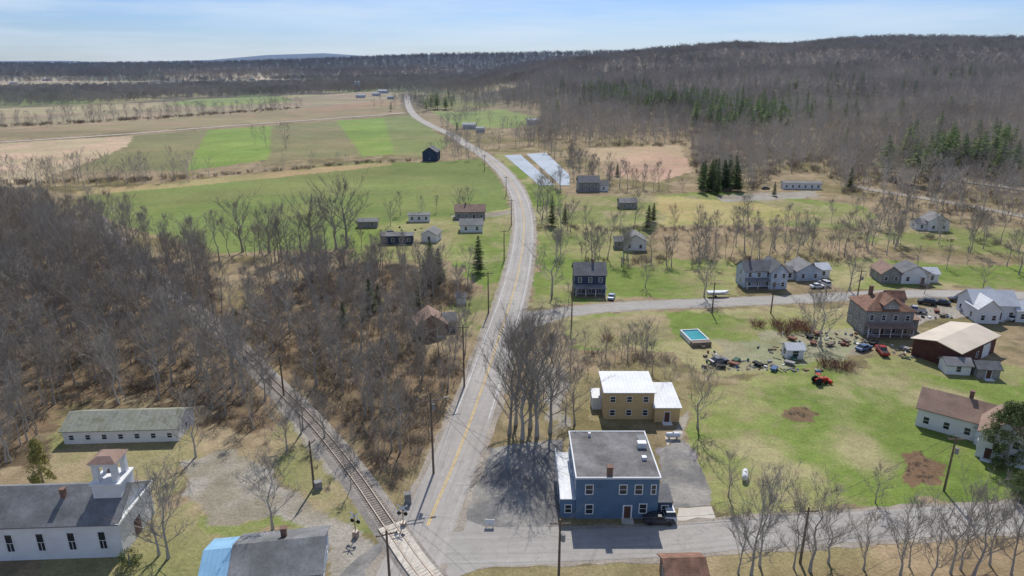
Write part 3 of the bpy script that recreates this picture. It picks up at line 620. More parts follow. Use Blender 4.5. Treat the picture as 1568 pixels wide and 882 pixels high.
# ---------------------------------------------------------------- small objects
def cyl(V,F,p0,p1,r0,r1,n=8,cap=True):
    p0=np.array(p0,float);p1=np.array(p1,float); d=p1-p0; d/=np.linalg.norm(d)+1e-9
    a=np.cross(d,[0,0,1] if abs(d[2])<.9 else [1,0,0]); a/=np.linalg.norm(a); c=np.cross(d,a); b=len(V)
    for p,r in ((p0,r0),(p1,r1)):
        for k in range(n):
            t=2*math.pi*k/n; V.append(tuple(p+(a*math.cos(t)+c*math.sin(t))*r))
    for k in range(n): F.append((b+k,b+(k+1)%n,b+n+(k+1)%n,b+n+k))
    if cap: F.append(tuple(b+k for k in range(n))[::-1]); F.append(tuple(b+n+k for k in range(n)))
def car(name,px,py,rot,col,kind='sedan'):
    x,y=G(px,py); E=empty(name,x,y,rot,float(H(x,y))+.05)
    m=mat('car_paint_'+name,col,rough=.3,spec=.5,noises=((2,.05),))
    if kind=='sedan':
        low=[(-2.2,.35),(2.2,.35),(2.25,.7),(2.1,.85),(1.0,.95),(-1.5,1.0),(-2.2,.9)]; cab=[(1.0,.95),(.35,1.4),(-1.0,1.42),(-1.7,1.0)]
    elif kind=='suv':
        low=[(-2.3,.4),(2.3,.4),(2.35,.85),(2.1,1.0),(1.1,1.1),(-2.25,1.15),(-2.3,.9)]; cab=[(1.1,1.1),(.5,1.7),(-1.9,1.72),(-2.2,1.15)]
    else:
        low=[(-2.7,.5),(2.6,.5),(2.65,.95),(2.4,1.1),(1.3,1.15),(-2.7,1.15)]; cab=[(1.3,1.15),(.75,1.75),(-.6,1.76),(-.75,1.15)]
    def ext(P,w0,w1=None):
        V=[];F=[];n=len(P);w1=w1 or w0
        zs=[p[1] for p in P]; zl,zh=min(zs),max(zs)
        for s in (-1,1):
            for a,z in P:
                w=w0+(w1-w0)*(z-zl)/(zh-zl); V.append((a,s*w,z))
        for k in range(n): F.append((k,(k+1)%n,n+(k+1)%n,n+k))
        F.append(tuple(range(n))[::-1]); F.append(tuple(range(n,2*n))); return V,F
    V,F=ext(low,.92,.88); o=mesh('body',V,F,m,E); bv=o.modifiers.new('b','BEVEL'); bv.width=.07; bv.segments=2
    V,F=ext(cab,.84,.66); mesh('cabin_glass',V,F,M['glass'],E)
    top=[(cab[1][0]-.02,cab[1][1]+.005),(cab[2][0]+.02,cab[2][1]+.005),(cab[2][0]+.02,cab[2][1]+.05),(cab[1][0]-.02,cab[1][1]+.05)]
    V,F=ext(top,.67,.65); mesh('roof_panel',V,F,m,E)
    V=[];F=[]
    for a in (-1.4,1.4):
        for s in (-1,1): cyl(V,F,(a,s*.72,.33),(a,s*.94,.33),.34,.34,14)
    mesh('wheels',V,F,M['black'],E)
    V=[];F=[]
    for s in (-1,1): boxv(V,F,2.2,2.3,s*.62-.15,s*.62+.15,.65,.8)
    mesh('headlights',V,F,M['metalw'],E)
    if kind=='pickup':
        V=[];F=[]; boxv(V,F,-2.6,-.85,-.78,.78,1.152,1.16); mesh('truck_bed',V,F,M['black'],E)
    OCC.append((x,y,3))
car('parked_car',936,457,75,(.35,.45,.6)); car('parked_car',1251,441,10,(.7,.7,.7)); car('parked_car',1262,437,100,(.65,.65,.67),'suv')
car('red_pickup_truck',1350,541,80,(.35,.03,.03),'pickup'); car('parked_suv',1418,466,150,(.03,.03,.035),'suv'); car('parked_car',1441,466,150,(.04,.05,.07))
car('parked_suv',1466,462,160,(.03,.03,.03),'suv'); car('parked_car',1552,490,20,(.7,.7,.7)); car('parked_car',1172,290,10,(.03,.03,.035))
car('parked_suv',1022,788,90,(.6,.6,.6),'suv'); car('parked_suv',1008,800,0,(.04,.04,.05)); car('parked_car',600,360,10,(.04,.04,.05),'suv')
car('parked_car',1480,478,30,(.25,.27,.3)); car('parked_car',1322,536,30,(.10,.16,.28)); car('pickup_truck',1400,478,155,(.4,.4,.42),'pickup'); car('parked_car',1100,556,20,(.12,.12,.13))
x,y=G(1254,587); E=empty('red_tractor',x,y,10)
rm_=mat('tractor_paint',(.4,.04,.02),rough=.4)
V=[];F=[]; boxv(V,F,0,1.7,-.4,.4,.7,1.35); boxv(V,F,-.9,0,-.5,.5,.7,1.1); boxv(V,F,-1.0,.0,-.6,.6,2.2,2.3); boxv(V,F,1.9,2.5,-1,1,.2,.8); boxv(V,F,.6,1.9,-.7,-.6,.5,.8); boxv(V,F,.6,1.9,.6,.7,.5,.8); mesh('hood_and_loader',V,F,rm_,E)
V=[];F=[]
for s in (-1,1): cyl(V,F,(-.6,s*.6,.75),(-.6,s*.95,.75),.75,.75,18); cyl(V,F,(1.2,s*.55,.4),(1.2,s*.8,.4),.4,.4,14)
cyl(V,F,(.9,0,1.35),(.9,0,2.0),.05,.05); boxv(V,F,-.9,-.85,-.5,-.45,1.1,2.2); boxv(V,F,-.9,-.85,.45,.5,1.1,2.2); mesh('wheels_and_stack',V,F,M['black'],E)
x,y=G(1067,528); E=empty('swimming_pool',x+.2,y+3.5,8)
V=[];F=[]
for q_ in ((-2.4,2.4,-3.5,-3.2),(-2.4,2.4,3.2,3.5),(-2.4,-2.1,-3.2,3.2),(2.1,2.4,-3.2,3.2)): boxv(V,F,*q_,0,1.3)
mesh('pool_wall',V,F,M['metalw'],E); V=[];F=[]; boxv(V,F,-2.1,2.1,-3.2,3.2,.1,1.05); mesh('pool_water',V,F,M['water'],E)
V=[];F=[]; boxv(V,F,-2.5,2.3,-5.0,-3.52,0,1.2); boxv(V,F,-.5,.5,-5.8,-5.0,0,.6); mesh('pool_deck',V,F,M['wood'],E)
for px,py,r in ((1140,733,70),(1030,672,0)):
    x,y=G(px,py); E=empty('propane_tank',x,y,r)
    bpy.ops.mesh.primitive_uv_sphere_add(segments=16,ring_count=10,radius=.5,location=(0,0,.85)); o=bpy.context.object
    for v in o.data.vertices: v.co.x+= .9 if v.co.x>0.01 else (-.9 if v.co.x<-.01 else 0)
    o.name='tank'; o.data.materials.append(M['metalw']); o.parent=E
    V=[];F=[]; boxv(V,F,-.8,-.6,-.35,.35,0,.5); boxv(V,F,.6,.8,-.35,.35,0,.5); cyl(V,F,(0,0,1.3),(0,0,1.5),.15,.15); mesh('tank_feet',V,F,M['conc'],E)
x,y=G(1098,454); E=empty('boat_on_trailer',x,y,3)
V=[];F=[];
for i,(a,w,z) in enumerate(((-3,1.0,.7),(0,1.1,.7),(2,.8,.75),(3.3,.05,1.0))):
    V+=[(a,-w,z+.9),(a,-w*.5,z),(a,w*.5,z),(a,w,z+.9)]
    if i:
        b_=4*i; F+=[(b_-4,b_-3,b_+1,b_),(b_-3,b_-2,b_+2,b_+1),(b_-2,b_-1,b_+3,b_+2),(b_-1,b_-4,b_,b_+3)]
F.append((0,3,2,1)); mesh('hull',V,F,M['metalw'],E)
V=[];F=[]; boxv(V,F,-3,4,-.1,.1,.45,.55); 
for s in (-1,1): cyl(V,F,(-.8,s*.9,.35),(-.8,s*1.1,.35),.35,.35,12)
mesh('trailer_frame',V,F,M['black'],E)
def pole(name,px,py,h,rot=0,arms=1,lamp=False,tr=False,lean=0):
    x,y=G(px,py); E=empty(name,x,y,rot); V=[];F=[]; cyl(V,F,(0,0,0),(lean,0,h),.2,.13,10)
    for k in range(arms): boxv(V,F,-1.3,1.3,-.17,-.05,h-.6-k*.9,h-.46-k*.9)
    mesh('pole_shaft',V,F,M['pole'],E); V=[];F=[]
    for k in range(arms):
        for a in (-1.2,-.5,.5,1.2): cyl(V,F,(a,-.11,h-.46-k*.9),(a,-.11,h-.28-k*.9),.06,.04,8)
    if tr: cyl(V,F,(.4,-.25,h-3),(.4,-.25,h-2),.28,.28,12)
    if lamp:
        cyl(V,F,(0,0,h-1.8),(2.4,0,h-1.2),.05,.04,6); boxv(V,F,2.2,3.0,-.14,.14,h-1.3,h-1.15)
    if V: mesh('insulators',V,F,M['grayw'],E)
    return (x,y,h)
main=[pole('utility_pole',600,935,12,20),pole('utility_pole',664,725,15,15,2,True,True),pole('utility_pole',711,592,14,10,1),pole('utility_pole',748,480,12,5),pole('utility_pole',772,400,11,5),pole('utility_pole',783,345,11,5),pole('utility_pole',775,300,10,0),pole('utility_pole',742,262,10,0)]
p2=[pole('utility_pole',855,905,11,0,1,False,True),pole('utility_pole',1225,862,9,0),pole('utility_pole',1445,752,10,0,1,False,True),pole('utility_pole',1620,700,10,0)]
p3=[pole('utility_pole',481,746,8.5,70),pole('utility_pole',435,607,9,70),pole('utility_pole',330,500,9,70)]
p4=[pole('utility_pole',875,500,10,0),pole('utility_pole',1310,470,11,0,1,False,True),pole('utility_pole',1180,480,9,0),pole('utility_pole',1090,480,9,0)]
def wires(name,pts,offs=(-1.2,1.2),dz=(-.3,)):
    V=[];F=[]
    for o_ in offs:
        for z_ in dz:
            for a,b_ in zip(pts[:-1],pts[1:]):
                a=np.array(a);b2=np.array(b_); L=np.linalg.norm(b2-a); d=(b2-a)/L; n_=np.array((d[1],-d[0],0))
                prev=None
                for k in range(13):
                    t=k/12; p=a+(b2-a)*t+n_*o_; p[2]+=z_-L*.09*t*(1-t)
                    if prev is not None: cyl(V,F,prev,p,.022,.022,3,False)
                    prev=p
    mesh(name,V,F,M['wire'])
wires('power_line',main,(-1.2,0,1.2),(-.3,)); wires('telephone_line',main,(0,),(-2.6,))
wires('power_line',[main[1],p2[0],p2[1],p2[2],p2[3]],(-.8,.8)); wires('power_line',[main[3],p4[0],p4[3],p4[2],p4[1]],(-.6,.6))
wires('service_drop',[(main[1][0],main[1][1],12.5),(11,86.4,6.6)],(0,)); wires('service_drop',[(p2[0][0],p2[0][1],10.),(13,86.3,6.4)],(-.15,.15))
def signal(px,py,rot):
    x,y=G(px,py); E=empty('railroad_crossing_signal',x,y,rot); V=[];F=[]
    cyl(V,F,(0,0,0),(0,0,4.2),.08,.07,8); boxv(V,F,-.35,.35,-.35,.35,0,1.0); mesh('mast',V,F,M['steel'],E)
    V=[];F=[]
    for s in (-1,1):
        a=.75; cyl(V,F,(-a,-.1,3.5-s*a*.7),(a,-.1,3.5+s*a*.7),.11,.11,4)
    mesh('crossbuck',V,F,M['trim'],E); V=[];F=[]
    for s in (-1,1): cyl(V,F,(s*.5,-.1,2.6),(s*.5,-.22,2.6),.3,.3,16)
    boxv(V,F,-.5,.5,-.08,-.02,2.55,2.65); mesh('light_heads',V,F,M['black'],E)
signal(618,808,-10); signal(545,822,160)
x,y=G(625,770); E=empty('signal_cabinet',x,y,10); V=[];F=[]; boxv(V,F,-.5,.5,-.4,.4,.15,1.7); boxv(V,F,-.6,.6,-.5,.5,1.7,1.78); boxv(V,F,-.6,.6,-.5,.5,0,.15); mesh('cabinet_box',V,F,M['grayw'],E)
x,y=G(488,748); E=empty('signal_cabinet',x,y,30); V=[];F=[]; boxv(V,F,-.5,.5,-.4,.4,.15,1.3); boxv(V,F,-.6,.6,-.5,.5,1.3,1.38); boxv(V,F,-.6,.6,-.5,.5,0,.15); mesh('cabinet_box',V,F,M['grayw'],E)
x,y=G(750,806); E=empty('notice_sign',x,y,0); V=[];F=[]; cyl(V,F,(-.5,0,0),(-.5,0,1.3),.05,.05); cyl(V,F,(.5,0,0),(.5,0,1.3),.05,.05); boxv(V,F,-.7,.7,-.12,-.06,.5,1.3); mesh('board',V,F,M['trim'],E)
cm=[M['wood'],M['grayw'],mat('scrap_blue',(.08,.14,.24)),M['trim'],M['wood'],M['grayw'],M['black'],mat('scrap_green',(.06,.12,.08)),mat('scrap_rust',(.2,.09,.06))]
def clutter(name,cx,cy,rx,ry,n,seed):
    r=random.Random(seed); x,y=G(cx,cy); V=[];F=[];I=[]
    for k in range(n):
        a=r.uniform(-rx,rx);b_=r.uniform(-ry,ry); s=r.uniform(.12,.55); f0=len(F); t=r.uniform(0,3)
        c_,s_=math.cos(t),math.sin(t); fn=lambda p:(a+p[0]*c_-p[1]*s_,b_+p[0]*s_+p[1]*c_,p[2]); kk=r.random()
        if kk<.4: boxv(V,F,-s,s,-s*.6,s*.6,0,s*r.uniform(.4,1.4),fn)
        elif kk<.6: cyl(V,F,(a,b_,0),(a,b_,s*1.4),.25,.25,10)
        elif kk<.95: cyl(V,F,(a-s*c_*2,b_-s*s_*2,.12),(a+s*2*c_,b_+s*2*s_,.2),.1,.08,6)
        else:
            boxv(V,F,-1.1,1.1,-.6,.6,.4,.8,fn); cyl(V,F,(a-.7*s_,b_-.7*c_,.3),(a+.7*s_,b_+.7*c_,.3),.28,.28,10)
        I+=[r.randrange(len(cm))]*(len(F)-f0)
    o=mesh(name,V,F,cm,None,I); o.location=(x,y,0)
clutter('scrap_pile',1130,560,9,2.5,40,1); clutter('scrap_pile',1180,556,7,2.5,26,2); clutter('yard_junk',1275,520,11,4,56,3); clutter('yard_junk',1335,522,5,3,18,4)
clutter('woodpile',1225,568,5,.8,26,5); clutter('yard_junk',1400,540,5,4,50,6); clutter('yard_junk',1095,545,3,3,12,7); clutter('yard_junk',620,352,8,4,10,9); clutter('yard_junk',1190,538,6,3,12,12)
clutter('yard_junk',1245,280,8,5,10,13); clutter('yard_junk',1440,482,7,3,20,14)

# ---------------------------------------------------------------- trees
def unit(v): return v/(np.linalg.norm(v)+1e-9)
def tube(V,F,I,P,R,n,mi):
    b=len(V); m=len(P)
    for i,(p,r) in enumerate(zip(P,R)):
        d=unit(P[min(i+1,m-1)]-P[max(i-1,0)]); a=unit(np.cross(d,[.3,.9,.1])); c=np.cross(d,a)
        for k in range(n):
            t=2*math.pi*k/n; V.append(tuple(p+(a*math.cos(t)+c*math.sin(t))*r))
        if i:
            for k in range(n): F.append((b+(i-1)*n+k,b+(i-1)*n+(k+1)%n,b+i*n+(k+1)%n,b+i*n+k)); I.append(mi)
def spike(V,F,I,p,q,r,mi):
    d=unit(q-p); a=unit(np.cross(d,[.5,.2,.8])); c=np.cross(d,a); b=len(V)
    V+= [tuple(p+a*r),tuple(p-a*r*.5+c*r*.86),tuple(p-a*r*.5-c*r*.86),tuple(q)]
    F+=[(b,b+1,b+3),(b+1,b+2,b+3),(b+2,b,b+3)]; I+=[mi]*3
def bare(name,seed,h=15,spread=4,limbs=12,subs=5,twigs=6,tr=.02,start=.3,trunk=.18,up=.9,sides=5,mats=None,coll=False,bend=.25,tl=1.0):
    r=np.random.RandomState(seed); V=[];F=[];I=[]
    lean=(r.rand(2)-.5)*.1*h
    P=[];n=7
    for i in range(n+1):
        t=i/n; P.append(np.array([lean[0]*t+(r.rand()-.5)*bend*t*2,lean[1]*t+(r.rand()-.5)*bend*t*2,h*.93*t]))
    R=[trunk*(1-.88*(i/n)**.9) for i in range(n+1)]; R[0]*=1.35; tube(V,F,I,P,R,sides,0)
    for l in range(limbs):
        t=start+(.97-start)*((l+r.rand()*.9)/limbs); k=t*n; i=min(int(k),n-1); p=P[i]+(P[i+1]-P[i])*(k-i)
        az=l*2.4+r.rand()*1.6; shape=math.sin(math.pi*min(1,(t-start)/(1-start)*.8+.22))**.7
        L=spread*shape*(.55+.8*r.rand()); d=np.array([math.cos(az),math.sin(az),up*(.6+.8*t)*(.5+.8*r.rand())]); d=unit(d)
        LP=[p]; 
        for s in range(3):
            d=unit(d+np.array([(r.rand()-.5)*.5,(r.rand()-.5)*.5,.18])); LP.append(LP[-1]+d*L/3*1.25)
        r0=max(tr*1.6,trunk*.42*(1-t*.75)); tube(V,F,I,LP,[r0,r0*.7,r0*.45,r0*.2],4 if sides>4 else 3,0)
        for s in range(subs):
            u=.2+.8*(s+r.rand())/subs; kk=u*3; ii=min(int(kk),2); q=LP[ii]+(LP[ii+1]-LP[ii])*min(1,kk-ii)
            dd=unit(unit(LP[ii+1]-LP[ii])*.8+(r.rand(3)-.5)*1.5+np.array([0,0,.35])); l2=L*(.28+.35*r.rand())*(1.15-.4*u)+.4
            q1=q+dd*l2*.5; dd2=unit(dd+(r.rand(3)-.5)*.5+np.array([0,0,.15])); q2=q1+dd2*l2*.5
            tube(V,F,I,[q,q1,q2],[r0*.36+.006,r0*.22+.004,.006],3,1)
            for w in range(twigs):
                v=r.rand(); bpt=q+(q1-q)*v*2 if v<.5 else q1+(q2-q1)*(v-.5)*2
                td=unit(dd*.6+(r.rand(3)-.5)*1.7+np.array([0,0,.4])); spike(V,F,I,bpt,bpt+td*(.5+.9*r.rand())*(.4+h/22)*tl,tr,1)
    return mesh(name,V,F,mats or [M['bark'],M['twig']],None,I,coll=coll)
def conifer(name,seed,h=12,w=2.6,lv=24,br=11,m='needle',start=.08):
    r=np.random.RandomState(seed); V=[];F=[];I=[]
    tube(V,F,I,[np.array([0,0,0.]),np.array([0,0,h*.5]),np.array([0,0,h*.98])],[h*.016,h*.01,.02],6,0)
    for l in range(lv):
        t=start+(1-start)*(l+.5)/lv; z=h*t; R=w*((1-t)/(1-start))**.75*(.7+.5*r.rand())+.12
        for b_ in range(br):
            az=2*math.pi*(b_+r.rand()*.8)/br+l; L=R*(.6+.6*r.rand()); d=np.array([math.cos(az),math.sin(az),0]); s=np.array([-d[1],d[0],0])
            z0=z+(r.rand()-.5)*h/lv
            n=4
            for k in range(n):
                a0=L*(k+.1)/n; a1=L*(k+1.3)/n; ww=L*.26*(1-.5*k/n)+.08
                zz=lambda a: z0+ .12*a-.16*a*a/max(L,.5)
                for sg in (-1,1):
                    p0=d*a0+np.array([0,0,zz(a0)]); p1=d*a1+s*sg*ww*(.5+r.rand())+np.array([0,0,zz(a1)-.12-.2*r.rand()]); p2=d*(a1*.95)+np.array([0,0,zz(a1)+.05])
                    bb=len(V); V+= [tuple(p0),tuple(p1),tuple(p2)]; F.append((bb,bb+1,bb+2)); I.append(1)
    return mesh(name,V,F,[M['bark'],M[m]],None,I,coll=False)
def leafy(name,seed,h,w,m,n=3500,ls=.22,cone=False):
    r=np.random.RandomState(seed); V=[];F=[];I=[]
    tube(V,F,I,[np.array([0,0,0.]),np.array([0,0,h*.8])],[.18,.05],6,0)
    cl=[]
    for k in range(60):
        z=r.rand()**.8; rad=(1-z)**.6 if cone else math.sin(math.pi*min(.98,z*.85+.12))**.6
        az=r.rand()*6.28; q=w*rad*(.45+.5*r.rand()); cl.append((math.cos(az)*q,math.sin(az)*q,h*(.06+.9*z),w*.3*(.5+.6*r.rand())))
    for k in range(n):
        c=cl[r.randint(60)]; d=unit(r.randn(3)); p=np.array(c[:3])+d*c[3]*(.6+.45*r.rand())
        a=unit(r.randn(3))*ls; b_=unit(r.randn(3))*ls; bb=len(V); V+=[tuple(p),tuple(p+a),tuple(p+b_)]; F.append((bb,bb+1,bb+2)); I.append(1)
    return mesh(name,V,F,[M['bark'],M[m]],None,I,coll=False)
def brush(name,seed,h,m,n=26):
    r=np.random.RandomState(seed); V=[];F=[];I=[]
    for k in range(n):
        az=r.rand()*6.28; b0=np.array([math.cos(az),math.sin(az),0])*r.rand()*h*.5; d=unit(np.array([math.cos(az)*.6,math.sin(az)*.6,1])+(r.rand(3)-.5)*.6); L=h*(.5+.6*r.rand()); q=b0+d*L*.6
        tube(V,F,I,[b0,q],[.03,.02],3,0)
        for w in range(7): td=unit(d+(r.rand(3)-.5)*1.6); s0=b0+(q-b0)*(.3+.7*r.rand()); spike(V,F,I,s0,s0+td*L*.45,.022,0)
    return mesh(name,V,F,[M[m]],None,I,coll=False)
def coll(name,objs):
    c=bpy.data.collections.new(name)
    for o in objs: c.objects.link(o)
    return c
FM=[M['fbark'],M['ftwig']]
near=[bare('near_tree_a%d'%i,100+i,h=[14,17,18,15,11,16,13,19][i],spread=[4.0,3.6,5.2,6.2,4.0,4.6,3.0,4.2][i],limbs=[17,15,18,18,16,16,14,17][i],subs=6,twigs=8,tr=.021,start=[.25,.4,.28,.2,.15,.36,.3,.32][i],trunk=[.19,.22,.27,.3,.16,.21,.13,.25][i],up=[1.0,1.3,1.0,.75,.9,1.1,1.4,1.2][i],bend=.9,tl=1.15) for i in range(8)]
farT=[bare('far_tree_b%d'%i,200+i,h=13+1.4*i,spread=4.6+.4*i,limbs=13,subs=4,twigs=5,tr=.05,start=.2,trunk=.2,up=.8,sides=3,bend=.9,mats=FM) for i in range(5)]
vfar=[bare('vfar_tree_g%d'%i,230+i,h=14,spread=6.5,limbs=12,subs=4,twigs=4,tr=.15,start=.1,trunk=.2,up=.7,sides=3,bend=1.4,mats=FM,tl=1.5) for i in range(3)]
pines=[conifer('pine_c%d'%i,300+i,13+i,2.9,22,11) for i in range(3)]
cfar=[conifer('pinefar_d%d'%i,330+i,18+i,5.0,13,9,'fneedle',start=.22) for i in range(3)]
brs=[brush('brush_e%d'%i,400+i,2.2,'brush') for i in range(3)]
C_near=coll('near_bare_tree_kinds',near); C_far=coll('far_bare_tree_kinds',farT); C_vf=coll('distant_bare_tree_kinds',vfar); C_pine=coll('pine_kinds',pines); C_cfar=coll('far_pine_kinds',cfar); C_br=coll('brush_kinds',brs)
def gn(collection):
    ng=bpy.data.node_groups.new('scatter_'+collection.name,'GeometryNodeTree')
    ng.interface.new_socket('Geometry',in_out='INPUT',socket_type='NodeSocketGeometry'); ng.interface.new_socket('Geometry',in_out='OUTPUT',socket_type='NodeSocketGeometry')
    N_=ng.nodes; L=ng.links; i=N_.new('NodeGroupInput'); o=N_.new('NodeGroupOutput'); ip=N_.new('GeometryNodeInstanceOnPoints')
    ci=N_.new('GeometryNodeCollectionInfo'); ci.inputs['Collection'].default_value=collection; ci.inputs['Separate Children'].default_value=True; ci.inputs['Reset Children'].default_value=True
    L.new(i.outputs[0],ip.inputs['Points']); L.new(ci.outputs[0],ip.inputs['Instance']); ip.inputs['Pick Instance'].default_value=True
    def na(nm,ty):
        n=N_.new('GeometryNodeInputNamedAttribute'); n.data_type=ty; n.inputs['Name'].default_value=nm; return n.outputs['Attribute']
    L.new(na('idx','INT'),ip.inputs['Instance Index'])
    e=N_.new('FunctionNodeEulerToRotation'); L.new(na('rot','FLOAT_VECTOR'),e.inputs[0]); L.new(e.outputs[0],ip.inputs['Rotation'])
    L.new(na('scl','FLOAT_VECTOR'),ip.inputs['Scale']); L.new(ip.outputs[0],o.inputs[0]); return ng
GN={c.name:gn(c) for c in (C_near,C_far,C_vf,C_pine,C_cfar,C_br)}
def scatter(name,P,c,s0,s1,wide=.2,seed=1):
    P=np.array(P)
    if len(P)==0: print('EMPTY',name,seed); return
    r=np.random.RandomState(seed); n=len(P); z=H(P[:,0],P[:,1])
    me=bpy.data.meshes.new(name); me.vertices.add(n); me.vertices.foreach_set('co',np.stack([P[:,0],P[:,1],z-.05],1).ravel())
    s=s0+(s1-s0)*r.rand(n); wd=1+(r.rand(n)-.5)*2*wide
    a=me.attributes.new('scl','FLOAT_VECTOR','POINT'); a.data.foreach_set('vector',np.stack([s*wd,s*wd,s],1).ravel())
    a=me.attributes.new('rot','FLOAT_VECTOR','POINT'); a.data.foreach_set('vector',np.stack([(r.rand(n)-.5)*.2,(r.rand(n)-.5)*.2,r.rand(n)*6.28],1).ravel())
    a=me.attributes.new('idx','INT','POINT'); a.data.foreach_set('value',r.randint(0,len(c.objects),n).astype(np.int32))
    o=link(bpy.data.objects.new(name,me)); md=o.modifiers.new('scatter','NODES'); md.node_group=GN[c.name]
CRn=CR[CR[:,1]<158]
def clear(P,road=6.5,rail=4.2):
    if not len(P): return P
    k=np.ones(len(P),bool)
    for C,dd in ((CM,road),(CS,road-1),(CU,road-1),(CRn,rail),(CR,2.6),(CL,8),(TR1,6),(TR2,6)):
        C_=C[::3] if C is not TR1 and C is not TR2 else C
        for s in range(0,len(C_)):
            c=C_[s]; k&=((P[:,0]-c[0])**2+(P[:,1]-c[1])**2)>dd*dd
    for x,y,r in OCC: k&=((P[:,0]-x)**2+(P[:,1]-y)**2)>r*r
    return P[k]
def fill(poly,sp_,seed,world=False,keep=1.0,clump=0,check=True):
    P=poly if world else W(poly); r=np.random.RandomState(seed)
    xs=[p[0] for p in P]; ys=[p[1] for p in P]
    gx=np.arange(min(xs),max(xs)+sp_,sp_); gy=np.arange(min(ys),max(ys)+sp_,sp_)
    X,Y=np.meshgrid(gx,gy); X=X.ravel()+(r.rand(X.size)-.5)*sp_*1.5; Y=Y.ravel()+(r.rand(Y.size)-.5)*sp_*1.5
    k=inpoly(X,Y,P)&(r.rand(X.size)<keep)
    if clump: k&=fbm(X,Y,clump,seed)>.36
    Q=np.stack([X[k],Y[k]],1)
    return clear(Q) if check else Q
def row(px,sp_,width,seed,world=False,keep=1.):
    P=[np.array(p) for p in (px if world else W(px))]; r=np.random.RandomState(seed); out=[]
    for a,b_ in zip(P[:-1],P[1:]):
        L=np.linalg.norm(b_-a); n=int(L/sp_)+1
        for k in range(n):
            if r.rand()<keep: out.append(a+(b_-a)*min(1,(k+(r.rand()-.5)*3)/n)+(r.rand(2)-.5)*width)
    return np.array(out)
scatter('bare_woodland',fill(left,4.9,1),C_near,.62,1.05,seed=1)
scatter('bare_woodland',fill(mid,6.0,2,keep=.9),C_near,.42,.88,seed=2)
scatter('bare_woodland',fill([(420,400),(560,398),(740,440),(690,470),(600,520),(560,640),(520,600),(430,560),(330,500)],6.8,3,keep=.6),C_near,.55,.95,seed=3)
scatter('bare_woodland',row([(350,540),(400,585),(440,620),(500,680),(560,745)],4.5,5,31),C_near,.45,.8,seed=31)
scatter('bare_woodland',clear(row([(620,540),(700,540),(720,500),(640,535)],4,5,32)),C_near,.4,.65,seed=32)
scatter('undergrowth_brush',fill(left,3.3,4,keep=.6),C_br,.5,1.3,seed=4); scatter('undergrowth_brush',fill(mid,2.6,5,keep=.85),C_br,.4,1.3,seed=5)
scatter('undergrowth_brush',fill([(600,745),(655,700),(700,560),(735,520),(720,620),(680,700),(635,770)],2.6,6,keep=.8),C_br,.3,.8,seed=6)
scatter('undergrowth_brush',clear(row([(395,600),(470,690),(560,790)],2.2,4,34)),C_br,.2,.6,seed=34)
scatter('hedgerow_trees',row([(150,352),(240,385),(330,395),(430,398),(540,390)],6,14,7),C_near,.8,1.1,seed=7)
scatter('hedgerow_trees',row([(330,392),(430,395),(540,388)],7,16,17),C_near,.75,1.05,seed=17)
scatter('hedgerow_trees',row([(-60,290),(40,283),(130,282),(215,280),(290,276)],4.5,18,8),C_far,.6,1.1,seed=8)
scatter('hedgerow_trees',row([(-60,290),(60,286),(150,282),(290,275)],5.5,20,18),C_far,.6,1.15,seed=18)
scatter('hedgerow_trees',row([(290,275),(400,266),(480,256),(560,250)],9,10,9,keep=.8),C_far,.35,1.1,seed=9)
scatter('hedgerow_brush',row([(290,272),(420,262),(560,249),(640,247)],4,5,10,keep=.7),C_br,.8,1.8,seed=10)
scatter('hedgerow_brush',row([(-60,285),(60,281),(290,273)],3,10,12),C_br,1,2.4,seed=12)
for i,px in enumerate([[(-80,196),(60,192),(200,184),(330,175),(450,166)],[(-80,194),(60,190),(200,182),(330,174),(455,165)],[(-80,197),(60,193),(200,185),(330,176),(450,168)],[(415,215),(416,240)],[(560,170),(612,165)]]): scatter('hedgerow_trees',row(px,7,36,20+i,keep=.8 if i<3 else .25),C_far,.45,1.25,wide=.35,seed=20+i)
scatter('hedgerow_brush',row([(-80,196),(60,192),(200,184),(330,175),(450,166)],4,22,26),C_br,1.2,3,seed=26)
scatter('woodlot',fill([(-120,166),(60,162),(180,158),(250,152),(430,147),(560,141),(600,137),(560,128),(440,131),(300,131),(240,135),(0,138),(-120,140)],13,25,check=False,keep=.95),C_vf,.55,1.2,seed=25)
for i,(a,b_,yy,dp,kp) in enumerate([(-2600,-900,2350,120,.9),(-1500,-250,2700,90,.8),(-3400,-1500,3100,150,.9),(-2400,-300,3500,120,.85),(-4200,-1700,4000,150,.9),(-700,60,2150,130,.9),(-900,250,2600,200,.95),(-250,250,1850,120,.9)]):
    P=[(a,yy),(b_,yy*1.03),(b_,yy*1.03+dp),(a,yy+dp)]; scatter('distant_tree_line',fill(P,18,40+i,True,kp,clump=160,check=False),C_vf,.7,1.5,wide=.4,seed=40+i)
scatter('distant_forest',fill([(-2400,3150),(500,3000),(800,4700),(-3500,4700)],30,55,True,.9,check=False),C_vf,1.1,2.2,wide=.5,seed=55)
scatter('distant_forest',fill([(-500,1700),(60,1500),(300,3100),(-600,3100)],17,56,True,.9,clump=260,check=False),C_vf,.8,1.4,wide=.4,seed=56)
scatter('roadside_trees',row([(640,330),(700,325),(760,330)],7,14,60,keep=.8),C_near,.5,.8,seed=60)
scatter('roadside_trees',row([(655,245),(735,248),(680,225),(700,212),(735,225)],6,16,61,keep=.9),C_far,.5,.8,seed=61)
scatter('roadside_trees',row([(640,172),(690,160),(760,158),(690,196),(770,200),(850,196)],8,24,62,keep=.9),C_far,.6,.95,seed=62)
scatter('roadside_trees',row([(690,222),(745,226),(800,224),(860,218),(780,205),(850,205)],6,20,64,keep=.9),C_far,.6,1.0,seed=64)
